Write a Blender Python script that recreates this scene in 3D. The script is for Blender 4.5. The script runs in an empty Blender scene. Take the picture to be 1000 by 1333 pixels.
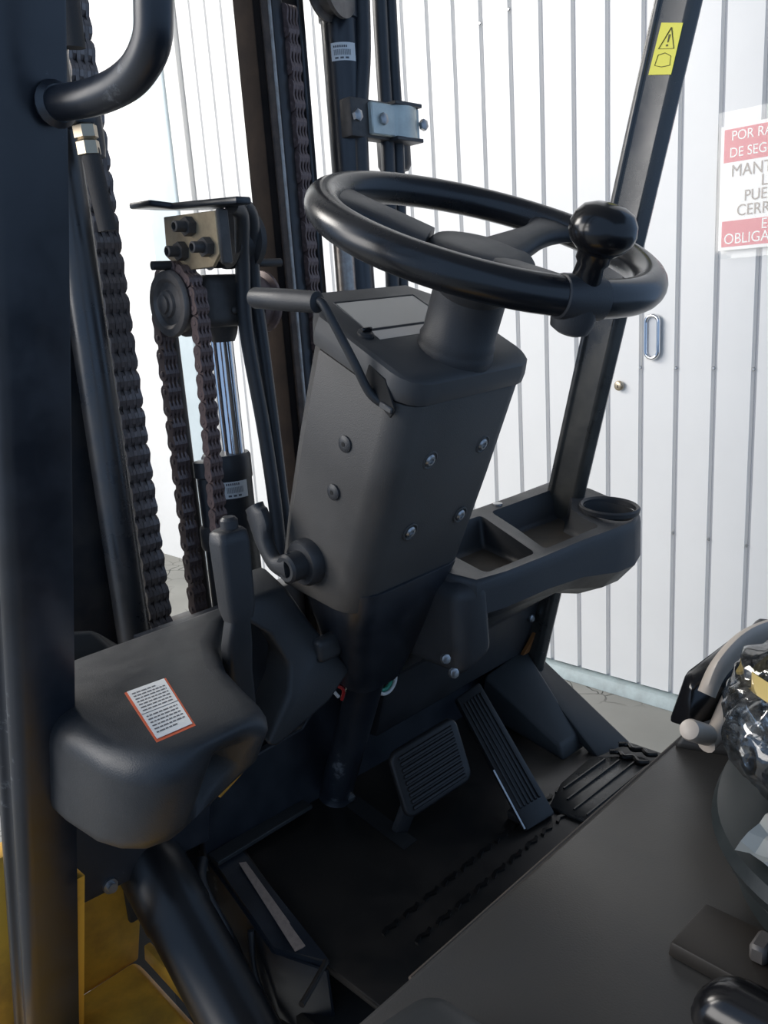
import bpy, bmesh, math, random
from mathutils import Vector, Matrix
random.seed(7)
V = Vector
S = bpy.context.scene
COL = S.collection

# ------------------------------------------------------------------ camera, world, lights, exposure
def cam_matrix(loc, yaw, pit, rol):
    yaw, pit, rol = map(math.radians, (yaw, pit, rol))
    fwd = V((math.sin(yaw)*math.cos(pit), math.cos(yaw)*math.cos(pit), -math.sin(pit)))
    right = V((math.cos(yaw), -math.sin(yaw), 0))
    up = right.cross(fwd)
    r2 = math.cos(rol)*right + math.sin(rol)*up
    u2 = -math.sin(rol)*right + math.cos(rol)*up
    m = Matrix((r2, u2, -fwd)).transposed().to_4x4()
    m.translation = V(loc)
    return m
cd = bpy.data.cameras.new('camera'); cam = bpy.data.objects.new('camera', cd); COL.objects.link(cam)
cam.matrix_world = cam_matrix((0, 0, 1.2), 45.0, 14.0, -3.92)
cd.sensor_fit = 'VERTICAL'; cd.sensor_height = 36.0; cd.lens = 36.0*1083/1333
cd.clip_start = 0.02
S.camera = cam

S.view_settings.view_transform = 'Standard'
S.view_settings.look = 'None'
S.view_settings.gamma = 1.0
S.view_settings.use_curve_mapping = False
S.view_settings.exposure = 0.10

w = bpy.data.worlds.new('world'); S.world = w; w.use_nodes = True
bg = w.node_tree.nodes['Background']
bg.inputs[0].default_value = (0.44, 0.65, 1.0, 1); bg.inputs[1].default_value = 0.68

def area(name, loc, target, size, power, color):
    d = bpy.data.lights.new(name, 'AREA'); d.shape = 'RECTANGLE'; d.size, d.size_y = size
    d.energy = power; d.color = color
    o = bpy.data.objects.new(name, d); COL.objects.link(o)
    o.location = loc
    o.rotation_euler = (V(target)-V(loc)).to_track_quat('-Z', 'Y').to_euler()
    return o
# daylight from the open side of the shed, forward-left of the truck
area('daylight_opening', (-0.4, 3.9, 3.25), (2.0, 2.3, 1.9), (2.2, 1.5), 165, (1.0, 0.95, 0.88))
# bright yard seen through the open left side
area('yard_daylight', (-3.0, 3.0, 2.2), (1.2, 1.3, 1.1), (3.0, 2.0), 112, (1.0, 0.95, 0.89))

# ------------------------------------------------------------------ materials
def mat(name, color, rough=0.5, metal=0.0, spec=0.5, noise=0.0, scale=20.0, color2=None, bump=0.0, bscale=400.0, rvar=0.0, coat=0.0,
        lo=0.4, hi=0.7, wear=None):
    m = bpy.data.materials.new(name); m.use_nodes = True
    nt = m.node_tree; b = nt.nodes['Principled BSDF']
    b.inputs['Base Color'].default_value = (*color, 1)
    b.inputs['Roughness'].default_value = rough
    b.inputs['Metallic'].default_value = metal
    b.inputs['Specular IOR Level'].default_value = spec
    if coat: b.inputs['Coat Weight'].default_value = coat; b.inputs['Coat Roughness'].default_value = 0.15
    tc = nt.nodes.new('ShaderNodeTexCoord')
    if color2 is not None or rvar:
        n = nt.nodes.new('ShaderNodeTexNoise'); n.inputs['Scale'].default_value = scale
        n.inputs['Detail'].default_value = 6; n.inputs['Roughness'].default_value = 0.65
        nt.links.new(tc.outputs['Object'], n.inputs['Vector'])
        r = nt.nodes.new('ShaderNodeMapRange'); r.inputs['From Min'].default_value = lo; r.inputs['From Max'].default_value = hi
        nt.links.new(n.outputs['Fac'], r.inputs['Value'])
        if color2 is not None:
            mx = nt.nodes.new('ShaderNodeMix'); mx.data_type = 'RGBA'
            mx.inputs[6].default_value = (*color, 1); mx.inputs[7].default_value = (*color2, 1)
            nt.links.new(r.outputs[0], mx.inputs[0]); nt.links.new(mx.outputs[2], b.inputs['Base Color'])
        if rvar:
            r2 = nt.nodes.new('ShaderNodeMapRange'); r2.inputs['To Min'].default_value = rough; r2.inputs['To Max'].default_value = min(1, rough+rvar)
            nt.links.new(r.outputs[0], r2.inputs['Value']); nt.links.new(r2.outputs[0], b.inputs['Roughness'])
    if wear:
        wc, ws, wt = wear
        n3 = nt.nodes.new('ShaderNodeTexNoise'); n3.inputs['Scale'].default_value = ws; n3.inputs['Detail'].default_value = 9; n3.inputs['Roughness'].default_value = 0.72
        nt.links.new(tc.outputs['Object'], n3.inputs['Vector'])
        r3 = nt.nodes.new('ShaderNodeMapRange'); r3.inputs['From Min'].default_value = wt; r3.inputs['From Max'].default_value = wt+0.05
        nt.links.new(n3.outputs['Fac'], r3.inputs['Value'])
        m3 = nt.nodes.new('ShaderNodeMix'); m3.data_type = 'RGBA'; m3.inputs[7].default_value = (*wc, 1)
        src = b.inputs['Base Color'].links[0].from_socket if b.inputs['Base Color'].links else None
        if src: nt.links.new(src, m3.inputs[6])
        else: m3.inputs[6].default_value = (*color, 1)
        nt.links.new(r3.outputs[0], m3.inputs[0]); nt.links.new(m3.outputs[2], b.inputs['Base Color'])
    if bump:
        n2 = nt.nodes.new('ShaderNodeTexNoise'); n2.inputs['Scale'].default_value = bscale; n2.inputs['Detail'].default_value = 2
        nt.links.new(tc.outputs['Object'], n2.inputs['Vector'])
        bp = nt.nodes.new('ShaderNodeBump'); bp.inputs['Strength'].default_value = bump; bp.inputs['Distance'].default_value = 0.001
        nt.links.new(n2.outputs['Fac'], bp.inputs['Height']); nt.links.new(bp.outputs[0], b.inputs['Normal'])
    return m

M = {}
M['plastic'] = mat('black_plastic', (0.026, 0.028, 0.032), 0.40, color2=(0.042, 0.042, 0.043), scale=9, rvar=0.16, bump=0.25, bscale=900)
M['plastic_grey'] = mat('column_plastic', (0.060, 0.056, 0.052), 0.45, color2=(0.082, 0.077, 0.071), scale=8, rvar=0.15, bump=0.3, bscale=1000)
M['cowl'] = mat('cowl_plastic', (0.058, 0.058, 0.059), 0.42, color2=(0.075, 0.074, 0.073), scale=8, rvar=0.12)
M['cover'] = mat('cover_plastic', (0.026, 0.028, 0.031), 0.40, color2=(0.045, 0.046, 0.047), scale=11, rvar=0.2, bump=0.2, bscale=800)
M['rim'] = mat('wheel_plastic', (0.009, 0.010, 0.012), 0.23, color2=(0.016, 0.017, 0.020), scale=14, rvar=0.10, spec=0.55)
M['gloss'] = mat('glossy_black', (0.007, 0.007, 0.008), 0.20)
M['paint'] = mat('black_paint', (0.012, 0.015, 0.021), 0.28, color2=(0.024, 0.028, 0.036), scale=16, rvar=0.2, spec=0.7, wear=((0.15, 0.16, 0.17), 9, 0.635))
M['paint_far'] = mat('worn_black_paint', (0.016, 0.016, 0.016), 0.20, color2=(0.05, 0.047, 0.038), scale=10, rvar=0.22, spec=0.9, wear=((0.14, 0.13, 0.11), 22, 0.70))
M['mast'] = mat('mast_steel', (0.026, 0.027, 0.031), 0.32, color2=(0.055, 0.047, 0.042), scale=18, rvar=0.25, spec=0.6)
M['mast_gloss'] = mat('oily_steel', (0.022, 0.024, 0.028), 0.25, color2=(0.045, 0.04, 0.036), scale=14, rvar=0.2, spec=0.8)
M['mast_dull'] = mat('dull_mast_steel', (0.016, 0.013, 0.012), 0.85, color2=(0.028, 0.021, 0.017), scale=14, spec=0.04)
M['rust'] = mat('rusty_steel', (0.10, 0.065, 0.045), 0.6, color2=(0.045, 0.035, 0.03), scale=35, rvar=0.2)
M['bare'] = mat('bare_steel', (0.42, 0.39, 0.36), 0.38, metal=0.8, color2=(0.22, 0.18, 0.15), scale=30)
M['chain'] = mat('greasy_chain', (0.30, 0.265, 0.255), 0.28, metal=0.3, color2=(0.15, 0.13, 0.125), scale=40, rvar=0.2)
M['chain_rust'] = mat('rusty_chain', (0.20, 0.14, 0.13), 0.40, metal=0.2, color2=(0.12, 0.085, 0.08), scale=60, rvar=0.2)
M['dark_chain'] = mat('dark_chain', (0.13, 0.095, 0.088), 0.30, metal=0.3, color2=(0.20, 0.15, 0.14), scale=60)
M['yoke'] = mat('yoke_iron', (0.09, 0.083, 0.078), 0.5, metal=0.1, color2=(0.06, 0.054, 0.051), scale=40)
M['sheave'] = mat('sheave_iron', (0.19, 0.17, 0.155), 0.45, metal=0.3, color2=(0.11, 0.095, 0.085), scale=40)
M['chrome'] = mat('chromed_rod', (0.75, 0.76, 0.78), 0.10, metal=1.0)
M['tan'] = mat('zinc_yellow_plate', (0.46, 0.37, 0.24), 0.45, metal=0.45, color2=(0.30, 0.23, 0.15), scale=30)
M['zinc'] = mat('zinc_clamp', (0.60, 0.65, 0.61), 0.35, metal=0.3, color2=(0.48, 0.52, 0.49), scale=30)
M['brass'] = mat('brass_fitting', (0.45, 0.38, 0.28), 0.35, metal=0.8)
M['rubber'] = mat('hose_rubber', (0.034, 0.037, 0.042), 0.42, color2=(0.048, 0.050, 0.053), scale=30)
M['hose_cloth'] = mat('hose_sleeve', (0.05, 0.045, 0.042), 0.75, bump=0.5, bscale=1200)
M['mat'] = mat('floor_mat', (0.0055, 0.0055, 0.006), 0.24, color2=(0.016, 0.013, 0.010), scale=7, rvar=0.25)
M['mat_grey'] = mat('glossy_grey_mat', (0.028, 0.028, 0.027), 0.25, color2=(0.018, 0.018, 0.018), scale=14, rvar=0.2)
M['cyl_gloss'] = mat('cylinder_black', (0.009, 0.009, 0.010), 0.30, color2=(0.014, 0.014, 0.015), scale=15, rvar=0.15)
M['plate'] = mat('floor_plate', (0.010, 0.0095, 0.009), 0.30, color2=(0.024, 0.018, 0.013), scale=6, rvar=0.3)
M['pedal'] = mat('pedal_rubber', (0.013, 0.013, 0.014), 0.40, color2=(0.022, 0.021, 0.021), scale=30, rvar=0.15)
M['hood'] = mat('hood_plastic', (0.040, 0.037, 0.033), 0.36, color2=(0.032, 0.032, 0.032), scale=5, rvar=0.1, bump=0.1, bscale=700)
M['slab'] = mat('side_cover_plastic', (0.026, 0.028, 0.029), 0.45, color2=(0.035, 0.037, 0.037), scale=8)
M['yellow'] = mat('yellow_paint', (0.80, 0.44, 0.055), 0.42, color2=(0.34, 0.18, 0.04), scale=7, rvar=0.2, lo=0.45, hi=0.72)
M['tan_worn'] = mat('worn_bare_strip', (0.36, 0.26, 0.20), 0.6, color2=(0.26, 0.19, 0.15), scale=200)
M['white'] = mat('white_steel_panel', (0.80, 0.80, 0.79), 0.38, color2=(0.77, 0.77, 0.76), scale=3)
M['groove'] = mat('panel_groove', (0.52, 0.53, 0.56), 0.5)
M['plaster'] = mat('white_plaster', (0.82, 0.82, 0.81), 0.8, color2=(0.78, 0.78, 0.76), scale=4)
M['pilaster'] = mat('pale_blue_concrete', (0.56, 0.64, 0.67), 0.8, color2=(0.50, 0.58, 0.61), scale=6)
M['beige_trim'] = mat('beige_trim', (0.76, 0.745, 0.71), 0.6)
M['sill'] = mat('pale_green_steel', (0.42, 0.50, 0.50), 0.5, color2=(0.32, 0.37, 0.37), scale=20)
M['display'] = mat('display_glass', (0.33, 0.305, 0.26), 0.14, spec=0.6)
M['strip'] = mat('pale_strip', (0.55, 0.49, 0.43), 0.3)
M['label'] = mat('paper_label', (0.80, 0.80, 0.78), 0.5)
M['ink'] = mat('grey_ink', (0.13, 0.13, 0.14), 0.6)
M['red'] = mat('sign_red', (0.62, 0.09, 0.13), 0.45)
M['orange'] = mat('sticker_orange', (0.70, 0.13, 0.05), 0.5)
M['sign_white'] = mat('sign_white', (0.86, 0.85, 0.83), 0.45)
M['sign_ink'] = mat('sign_ink', (0.26, 0.21, 0.18), 0.5)
M['yellow_sticker'] = mat('yellow_sticker', (0.85, 0.78, 0.02), 0.35)
M['sticker_ink'] = mat('sticker_ink', (0.10, 0.09, 0.02), 0.5)
M['screw'] = mat('screw_steel', (0.38, 0.39, 0.40), 0.3, metal=0.85)
M['beige'] = mat('beige_plastic', (0.50, 0.43, 0.36), 0.42, color2=(0.44, 0.38, 0.32), scale=25)
M['seat'] = mat('seat_vinyl', (0.012, 0.016, 0.017), 0.35, color2=(0.020, 0.025, 0.026), scale=12, rvar=0.15)
M['tape'] = mat('yellow_tape', (0.55, 0.42, 0.16), 0.4)
M['wire_red'] = mat('red_wire', (0.45, 0.03, 0.03), 0.4)
M['wire_green'] = mat('green_wire', (0.03, 0.32, 0.20), 0.4)
M['wire_white'] = mat('white_wire', (0.7, 0.7, 0.68), 0.4)
M['seal'] = mat('edge_seal', (0.05, 0.042, 0.035), 0.6, color2=(0.09, 0.06, 0.04), scale=6, lo=0.5, hi=0.7)
M['tyre'] = mat('tyre_rubber', (0.012, 0.012, 0.012), 0.7)
M['roof'] = mat('shade_roof_sheet', (0.30, 0.30, 0.30), 0.6)
M['hole'] = mat('dark_recess', (0.006, 0.006, 0.006), 0.8)

def concrete():
    m = mat('concrete_floor', (0.30, 0.30, 0.28), 0.75)
    nt = m.node_tree; b = nt.nodes['Principled BSDF']; L = nt.links.new
    tc = nt.nodes.new('ShaderNodeTexCoord')
    n = nt.nodes.new('ShaderNodeTexNoise'); n.inputs['Scale'].default_value = 3; n.inputs['Detail'].default_value = 8; L(tc.outputs['Object'], n.inputs['Vector'])
    n2 = nt.nodes.new('ShaderNodeTexNoise'); n2.inputs['Scale'].default_value = 5; n2.inputs['Detail'].default_value = 4; L(tc.outputs['Object'], n2.inputs['Vector'])
    add = nt.nodes.new('ShaderNodeMix'); add.data_type = 'RGBA'; add.inputs[0].default_value = 0.12
    L(tc.outputs['Object'], add.inputs[6]); L(n2.outputs['Color'], add.inputs[7])
    v = nt.nodes.new('ShaderNodeTexVoronoi'); v.feature = 'DISTANCE_TO_EDGE'; v.inputs['Scale'].default_value = 11.0; L(add.outputs[2], v.inputs['Vector'])
    cr = nt.nodes.new('ShaderNodeMapRange'); cr.inputs['From Min'].default_value = 0.005; cr.inputs['From Max'].default_value = 0.03; L(v.outputs[0], cr.inputs['Value'])
    n3 = nt.nodes.new('ShaderNodeTexNoise'); n3.inputs['Scale'].default_value = 1.6; L(tc.outputs['Object'], n3.inputs['Vector'])
    mk = nt.nodes.new('ShaderNodeMapRange'); mk.inputs['From Min'].default_value = 0.45; mk.inputs['From Max'].default_value = 0.55
    mk.inputs['To Min'].default_value = 1; mk.inputs['To Max'].default_value = 0; L(n3.outputs['Fac'], mk.inputs['Value'])
    mxx = nt.nodes.new('ShaderNodeMath'); mxx.operation = 'MAXIMUM'; L(cr.outputs[0], mxx.inputs[0]); L(mk.outputs[0], mxx.inputs[1])
    c1 = nt.nodes.new('ShaderNodeMix'); c1.data_type = 'RGBA'; c1.inputs[6].default_value = (0.20, 0.20, 0.18, 1); c1.inputs[7].default_value = (0.40, 0.39, 0.36, 1); L(n.outputs['Fac'], c1.inputs[0])
    c2 = nt.nodes.new('ShaderNodeMix'); c2.data_type = 'RGBA'; c2.inputs[6].default_value = (0.045, 0.045, 0.04, 1); L(c1.outputs[2], c2.inputs[7]); L(mxx.outputs[0], c2.inputs[0])
    L(c2.outputs[2], b.inputs['Base Color'])
    return m
M['concrete'] = concrete()

def film(gl=0.06, tr=0.06):
    m = bpy.data.materials.new('clear_film'); m.use_nodes = True
    nt = m.node_tree; L = nt.links.new
    out = nt.nodes['Material Output']; nt.nodes.remove(nt.nodes['Principled BSDF'])
    t = nt.nodes.new('ShaderNodeBsdfTransparent'); t.inputs[0].default_value = (0.965, 0.97, 0.965, 1)
    g = nt.nodes.new('ShaderNodeBsdfGlossy'); g.inputs['Roughness'].default_value = 0.07
    d = nt.nodes.new('ShaderNodeBsdfTranslucent'); d.inputs[0].default_value = (0.9, 0.9, 0.88, 1)
    fr = nt.nodes.new('ShaderNodeFresnel'); fr.inputs['IOR'].default_value = 1.5
    mr = nt.nodes.new('ShaderNodeMapRange'); mr.inputs['To Min'].default_value = gl; mr.inputs['To Max'].default_value = 0.9
    m1 = nt.nodes.new('ShaderNodeMixShader'); m2 = nt.nodes.new('ShaderNodeMixShader'); m1.inputs[0].default_value = tr
    L(fr.outputs[0], mr.inputs['Value']); L(mr.outputs[0], m2.inputs[0])
    L(t.outputs[0], m1.inputs[1]); L(d.outputs[0], m1.inputs[2]); L(m1.outputs[0], m2.inputs[1]); L(g.outputs[0], m2.inputs[2])
    L(m2.outputs[0], out.inputs['Surface'])
    return m
M['film'] = film(); M['sleeve'] = film(0.02, 0.03)

# ------------------------------------------------------------------ builders
ORG = {}
def link(name, bm, m, parent=None, label=None, smooth=True, angle=38, kind=None):
    bmesh.ops.recalc_face_normals(bm, faces=bm.faces[:])
    c = V((0, 0, 0))
    for v_ in bm.verts: c += v_.co
    c /= max(1, len(bm.verts))
    for v_ in bm.verts: v_.co -= c
    if smooth:
        for f in bm.faces: f.smooth = True
        for e in bm.edges:
            if len(e.link_faces) == 2 and e.calc_face_angle(0) > math.radians(angle): e.smooth = False
    me = bpy.data.meshes.new(name); bm.to_mesh(me); bm.free()
    if m is not None:
        for mm in (m if isinstance(m, (list, tuple)) else [m]): me.materials.append(mm)
    o = bpy.data.objects.new(name, me); COL.objects.link(o)
    place(o, c, parent)
    if label: o['label'] = label
    if kind: o['kind'] = kind
    return o
def place(o, c, parent):
    ORG[o.name] = c.copy()
    o.location = c - (ORG[parent.name] if parent else V((0, 0, 0)))
    if parent: o.parent = parent
def thing(name, loc, label, cat, group=None):
    o = bpy.data.objects.new(name, None); COL.objects.link(o); o.empty_display_size = 0.05
    place(o, V(loc), None); o['label'] = label; o['category'] = cat
    if group: o['group'] = group
    return o
def bevel(bm, off, seg=3, ang=20):
    if off <= 0: return bm
    es = [e for e in bm.edges if len(e.link_faces) == 2 and e.calc_face_angle(0) > math.radians(ang)]
    bmesh.ops.bevel(bm, geom=es, offset=off, offset_type='OFFSET', segments=seg, profile=0.5, affect='EDGES', clamp_overlap=True)
    return bm
def poly(verts, faces):
    bm = bmesh.new(); vs = [bm.verts.new(p) for p in verts]
    for f in faces: bm.faces.new([vs[i] for i in f])
    bmesh.ops.recalc_face_normals(bm, faces=bm.faces[:])
    return bm
def hexa(p, off=0, seg=3):      # 8 points: bottom loop 0-3, top loop 4-7
    return bevel(poly(p, [(0, 1, 2, 3), (4, 5, 6, 7), (0, 1, 5, 4), (1, 2, 6, 5), (2, 3, 7, 6), (3, 0, 4, 7)]), off, seg)
def box(c, s, off=0.0, seg=3, ax=None):
    c = V(c); X_, Y_, Z_ = ax or (V((1, 0, 0)), V((0, 1, 0)), V((0, 0, 1)))
    h = [d/2 for d in s]; p = []
    for z in (-1, 1):
        for x, y in ((-1, -1), (1, -1), (1, 1), (-1, 1)): p.append(c + X_*x*h[0] + Y_*y*h[1] + Z_*z*h[2])
    return hexa(p, off, seg)
def prism(loop, d, off=0.0, seg=3):   # extrude planar loop by vector d
    n = len(loop); d = V(d); p = [V(q) for q in loop] + [V(q)+d for q in loop]
    return bevel(poly(p, [tuple(range(n)), tuple(range(n, 2*n))] + [(i, (i+1) % n, n+(i+1) % n, n+i) for i in range(n)]), off, seg)
def loft(rings, closed_ring=True, caps=True):
    n = len(rings[0]); p = [V(q) for r in rings for q in r]; f = []
    for k in range(len(rings)-1):
        for i in range(n if closed_ring else n-1):
            j = (i+1) % n; f.append((k*n+i, k*n+j, (k+1)*n+j, (k+1)*n+i))
    if caps: f += [tuple(range(n)), tuple(range((len(rings)-1)*n, len(rings)*n))]
    return poly(p, f)
def merge(*bms):
    out = bmesh.new()
    for b in bms:
        me = bpy.data.meshes.new('tmp'); b.to_mesh(me); b.free(); out.from_mesh(me); bpy.data.meshes.remove(me)
    return out
def spline(pts, n=8):
    pts = [V(p) for p in pts]; out = []
    for i in range(len(pts)-1):
        p0 = pts[max(0, i-1)]; p1 = pts[i]; p2 = pts[i+1]; p3 = pts[min(len(pts)-1, i+2)]
        for k in range(n):
            t = k/n
            out.append(0.5*((2*p1)+(p2-p0)*t+(2*p0-5*p1+4*p2-p3)*t*t+(3*p1-p0-3*p2+p3)*t**3))
    out.append(pts[-1]); return out
def tube(path, r, seg=14, smooth_n=0, scale2=1.0, cap=True):
    path = spline(path, smooth_n) if smooth_n else [V(p) for p in path]
    n = len(path); rs = r if isinstance(r, (list, tuple)) else [r]*n
    if len(rs) != n: rs = [rs[0]+(rs[-1]-rs[0])*i/(n-1) for i in range(n)]
    rings = []; up = None
    for i, p in enumerate(path):
        t = (path[min(i+1, n-1)]-path[max(i-1, 0)]).normalized()
        if up is None:
            up = t.orthogonal().normalized()
        up = (up - t*up.dot(t)).normalized(); sd = t.cross(up)
        rings.append([p + (up*math.cos(a) + sd*math.sin(a)*scale2)*rs[i] for a in [2*math.pi*k/seg for k in range(seg)]])
    return loft(rings, True, cap)
def lathe(prof, o, axis, seg=28, caps=True):   # prof: (r, h) along axis from o
    o = V(o); a = V(axis).normalized(); x = a.orthogonal().normalized(); y = a.cross(x)
    rings = [[o + a*h + (x*math.cos(t)+y*math.sin(t))*r for t in [2*math.pi*k/seg for k in range(seg)]] for r, h in prof]
    return loft(rings, True, caps)
def flat_text(name, s, size, origin, xd, yd, m, parent, align='CENTER', ext=0.0001, bold=0.0, sx=1.0):
    cu = bpy.data.curves.new(name, 'FONT'); cu.body = s; cu.size = size; cu.align_x = align; cu.align_y = 'CENTER'
    cu.extrude = ext; cu.offset = bold; cu.materials.append(m)
    o = bpy.data.objects.new(name, cu); COL.objects.link(o)
    xd = V(xd).normalized(); yd = V(yd).normalized(); zd = xd.cross(yd).normalized(); yd = zd.cross(xd)
    mm = Matrix((xd*sx, yd, zd)).transposed().to_4x4()
    mm.translation = V(origin) - (ORG[parent.name] if parent else V((0, 0, 0)))
    o.matrix_basis = mm
    bpy.context.view_layer.update()
    me = bpy.data.meshes.new_from_object(o.evaluated_get(bpy.context.evaluated_depsgraph_get()))
    o2 = bpy.data.objects.new(name, me); COL.objects.link(o2); o2.matrix_basis = mm; bpy.data.objects.remove(o); o = o2
    if not me.materials: me.materials.append(m)
    if parent: o.parent = parent
    return o
def rounded(cx, cy, hx, hy, r, n=5):
    out = []
    for sx, sy, a0 in ((1, 1, 0), (-1, 1, 90), (-1, -1, 180), (1, -1, 270)):
        for k in range(n+1):
            a = math.radians(a0 + 90*k/n); out.append((cx+sx*(hx-r)+r*math.cos(a), cy+sy*(hy-r)+r*math.sin(a)))
    return out
def subsurf(o, lv=2):
    md = o.modifiers.new('subdivision', 'SUBSURF'); md.levels = lv; md.render_levels = lv
    return o

# ------------------------------------------------------------------ setting
WX = 2.1355
floor = link('floor', box((1.5, 3.0, -0.05), (9, 12, 0.1)), M['concrete']); floor['kind'] = 'structure'
PITCH = 0.1012; Y0 = 0.805
def structure(name, bm, m, parent=None):
    o = link(name, bm, m, parent); o['kind'] = 'structure'; return o
structure('shade_ceiling', box((1.05, 1.5, 3.55), (3.5, 12, 0.1)), M['roof'])  # unseen roof, added to darken upward faces and give reflections contrast
wall_right = structure('wall_right', box((WX+0.045, 1.6+0.6, 1.7), (0.05, 2.0, 3.4)), M['groove'])
door = structure('door_1', box((WX+0.045, 0.805-0.1, 1.7), (0.05, 0.99, 3.4)), M['groove'])
plank_me = None
def plank(i, parent):
    global plank_me
    yc = Y0 + PITCH*(i+0.5); c = V((WX+0.008, yc, 1.72))
    if plank_me is None:
        wd = PITCH-0.011
        b = hexa([(0.016, -wd/2-0.003, -1.68), (0.016, wd/2+0.003, -1.68), (0.0, wd/2-0.002, -1.68), (0.0, -wd/2+0.002, -1.68),
                  (0.016, -wd/2-0.003, 1.68), (0.016, wd/2+0.003, 1.68), (0.0, wd/2-0.002, 1.68), (0.0, -wd/2+0.002, 1.68)])
        plank_me = bpy.data.meshes.new('panel'); b.to_mesh(plank_me); b.free(); plank_me.materials.append(M['white'])
    o = bpy.data.objects.new('panel', plank_me); COL.objects.link(o); place(o, c, parent)
for i in range(-5, 23): plank(i, door if i < 4 else wall_right)
structure('trim_1', hexa([(WX-0.03, -0.2, 0), (WX+0.03, -0.2, 0), (WX+0.03, 3.2, 0), (WX-0.03, 3.2, 0),
                          (WX-0.012, -0.2, 0.034), (WX+0.03, -0.2, 0.034), (WX+0.03, 3.2, 0.034), (WX-0.012, 3.2, 0.034)], 0.004, 2), M['sill'])
structure('trim_2', box((WX+0.02, 3.18, 1.7), (0.07, 0.10, 3.4), 0.006), M['beige_trim'])
structure('trim_3', box((WX+0.03, 3.355, 1.7), (0.10, 0.23, 3.4), 0.012), M['pilaster'])
structure('wall_left', box((WX+0.06, 5.3, 1.7), (0.06, 3.7, 3.4)), M['plaster'])
structure('wall_front', box((0.6, 7.1, 1.7), (3.4, 0.1, 3.4)), M['plaster'])
# screws on the panel joints
for y, z, p in ((1.109, 0.985, door), (1.0074, 0.984, door), (0.906, 0.984, door), (0.805, 0.982, door),
                (1.0074, 0.528, door), (0.906, 0.525, door), (0.805, 0.523, door)):
    link('screw', lathe([(0.0045, 0), (0.0045, 0.003), (0.003, 0.0045)], (WX+0.006, y, z), (-1, 0, 0), 10), M['screw'], p)
for y, z in ((1.6146, 1.963), (1.513, 1.973)):
    link('screw', lathe([(0.0045, 0), (0.0045, 0.003), (0.003, 0.0045)], (WX+0.006, y, z), (-1, 0, 0), 10), M['screw'], wall_right)
# pull handle and lock on the door
hl = [V((WX-0.004, 1.0725+y, 1.067+z)) for y, z in rounded(0, 0, 0.018, 0.056, 0.0175, 6)]
hb = tube(hl+[hl[0]], 0.0055, 10, cap=False)
bmesh.ops.remove_doubles(hb, verts=hb.verts[:], dist=0.0002)
handle = link('handle', hb, M['chrome'], door, 'chrome oblong pull ring')
link('recess', prism([(WX-0.0005, 1.0725+y, 1.067+z) for y, z in rounded(0, 0, 0.0165, 0.054, 0.016, 6)], (-0.001, 0, 0)), mat('recess_grey', (0.55, 0.57, 0.60), 0.5), handle)
lock = link('lock', lathe([(0.014, 0), (0.014, 0.003), (0.011, 0.005), (0.011, 0.007), (0.009, 0.008)], (WX, 1.171, 0.935), (-1, 0, 0), 20), M['brass'], door, 'small round brass lock cylinder')
link('keyhole', box((WX-0.0085, 1.171, 0.934), (0.001, 0.002, 0.008)), M['hole'], lock)

# ------------------------------------------------------------------ safety sign on the door
sx = WX-0.004
SY0, SY1, SZ0, SZ1 = 0.900, 0.668, 1.272, 1.556
sign = thing('safety_sign', (sx, (SY0+SY1)/2, SZ0), 'red and white Spanish safety notice in a clear sleeve on the white door', 'sign')
def yzrect(x, y0, y1, z0, z1, t): return box((x, (y0+y1)/2, (z0+z1)/2), (t, abs(y1-y0), abs(z1-z0)))
link('sheet', yzrect(sx, SY0, SY1, SZ0, SZ1, 0.002), M['sign_white'], sign)
link('red_band', yzrect(sx-0.0012, SY0-0.008, SY1+0.008, 1.474, SZ1-0.008, 0.0012), M['red'], sign, 'red band along the top')
link('red_band', yzrect(sx-0.0012, SY0-0.008, SY1+0.008, SZ0+0.008, 1.340, 0.0012), M['red'], sign, 'red band along the bottom')
for s, z, sz, m, yc in (('POR RAZONES', 1.531, 0.031, 'sign_white', 0.784), ('DE SEGURIDAD', 1.494, 0.031, 'sign_white', 0.784),
                    ('MANTENER', 1.452, 0.039, 'sign_ink', 0.784), ('LA', 1.423, 0.036, 'sign_ink', 0.784), ('PUERTA', 1.393, 0.036, 'sign_ink', 0.784),
                    ('CERRADA', 1.361, 0.037, 'sign_ink', 0.784), ('ES', 1.325, 0.034, 'sign_white', 0.784), ('OBLIGATORIO', 1.297, 0.035, 'sign_white', 0.784)):
    flat_text('lettering', s, sz, (sx-0.0022, yc, z), (0, -1, 0), (0, 0, 1), M[m], sign, sx=0.88)
slv = bmesh.new()
random.seed(3)
g = [[slv.verts.new((sx-0.006-random.random()*0.004, SY0+0.004-0.24*i/8, SZ0-0.02+0.335*j/10)) for j in range(11)] for i in range(9)]
for i in range(8):
    for j in range(10): slv.faces.new((g[i][j], g[i+1][j], g[i+1][j+1], g[i][j+1]))
link('clear_sleeve', slv, M['sleeve'], sign, 'clear plastic sleeve')

# ------------------------------------------------------------------ the forklift
FK = thing('forklift', (0.66, 0.6, 0.0), 'black and yellow forklift cab with spinner knob steering wheel and floor pedals', 'forklift')
# steering column frame
CW = V((0.632, 0.478, 1.2525)); T = 0.415
CN = V((-0.03, -math.sin(T), math.cos(T))).normalized()
CU = V((0, math.cos(T), math.sin(T))).cross(CN).normalized()
CVV = CU.cross(CN)
if CVV.y > 0: CVV = -CVV
def W(a, b, c): return CW + CU*a + CVV*b + CN*c

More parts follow.
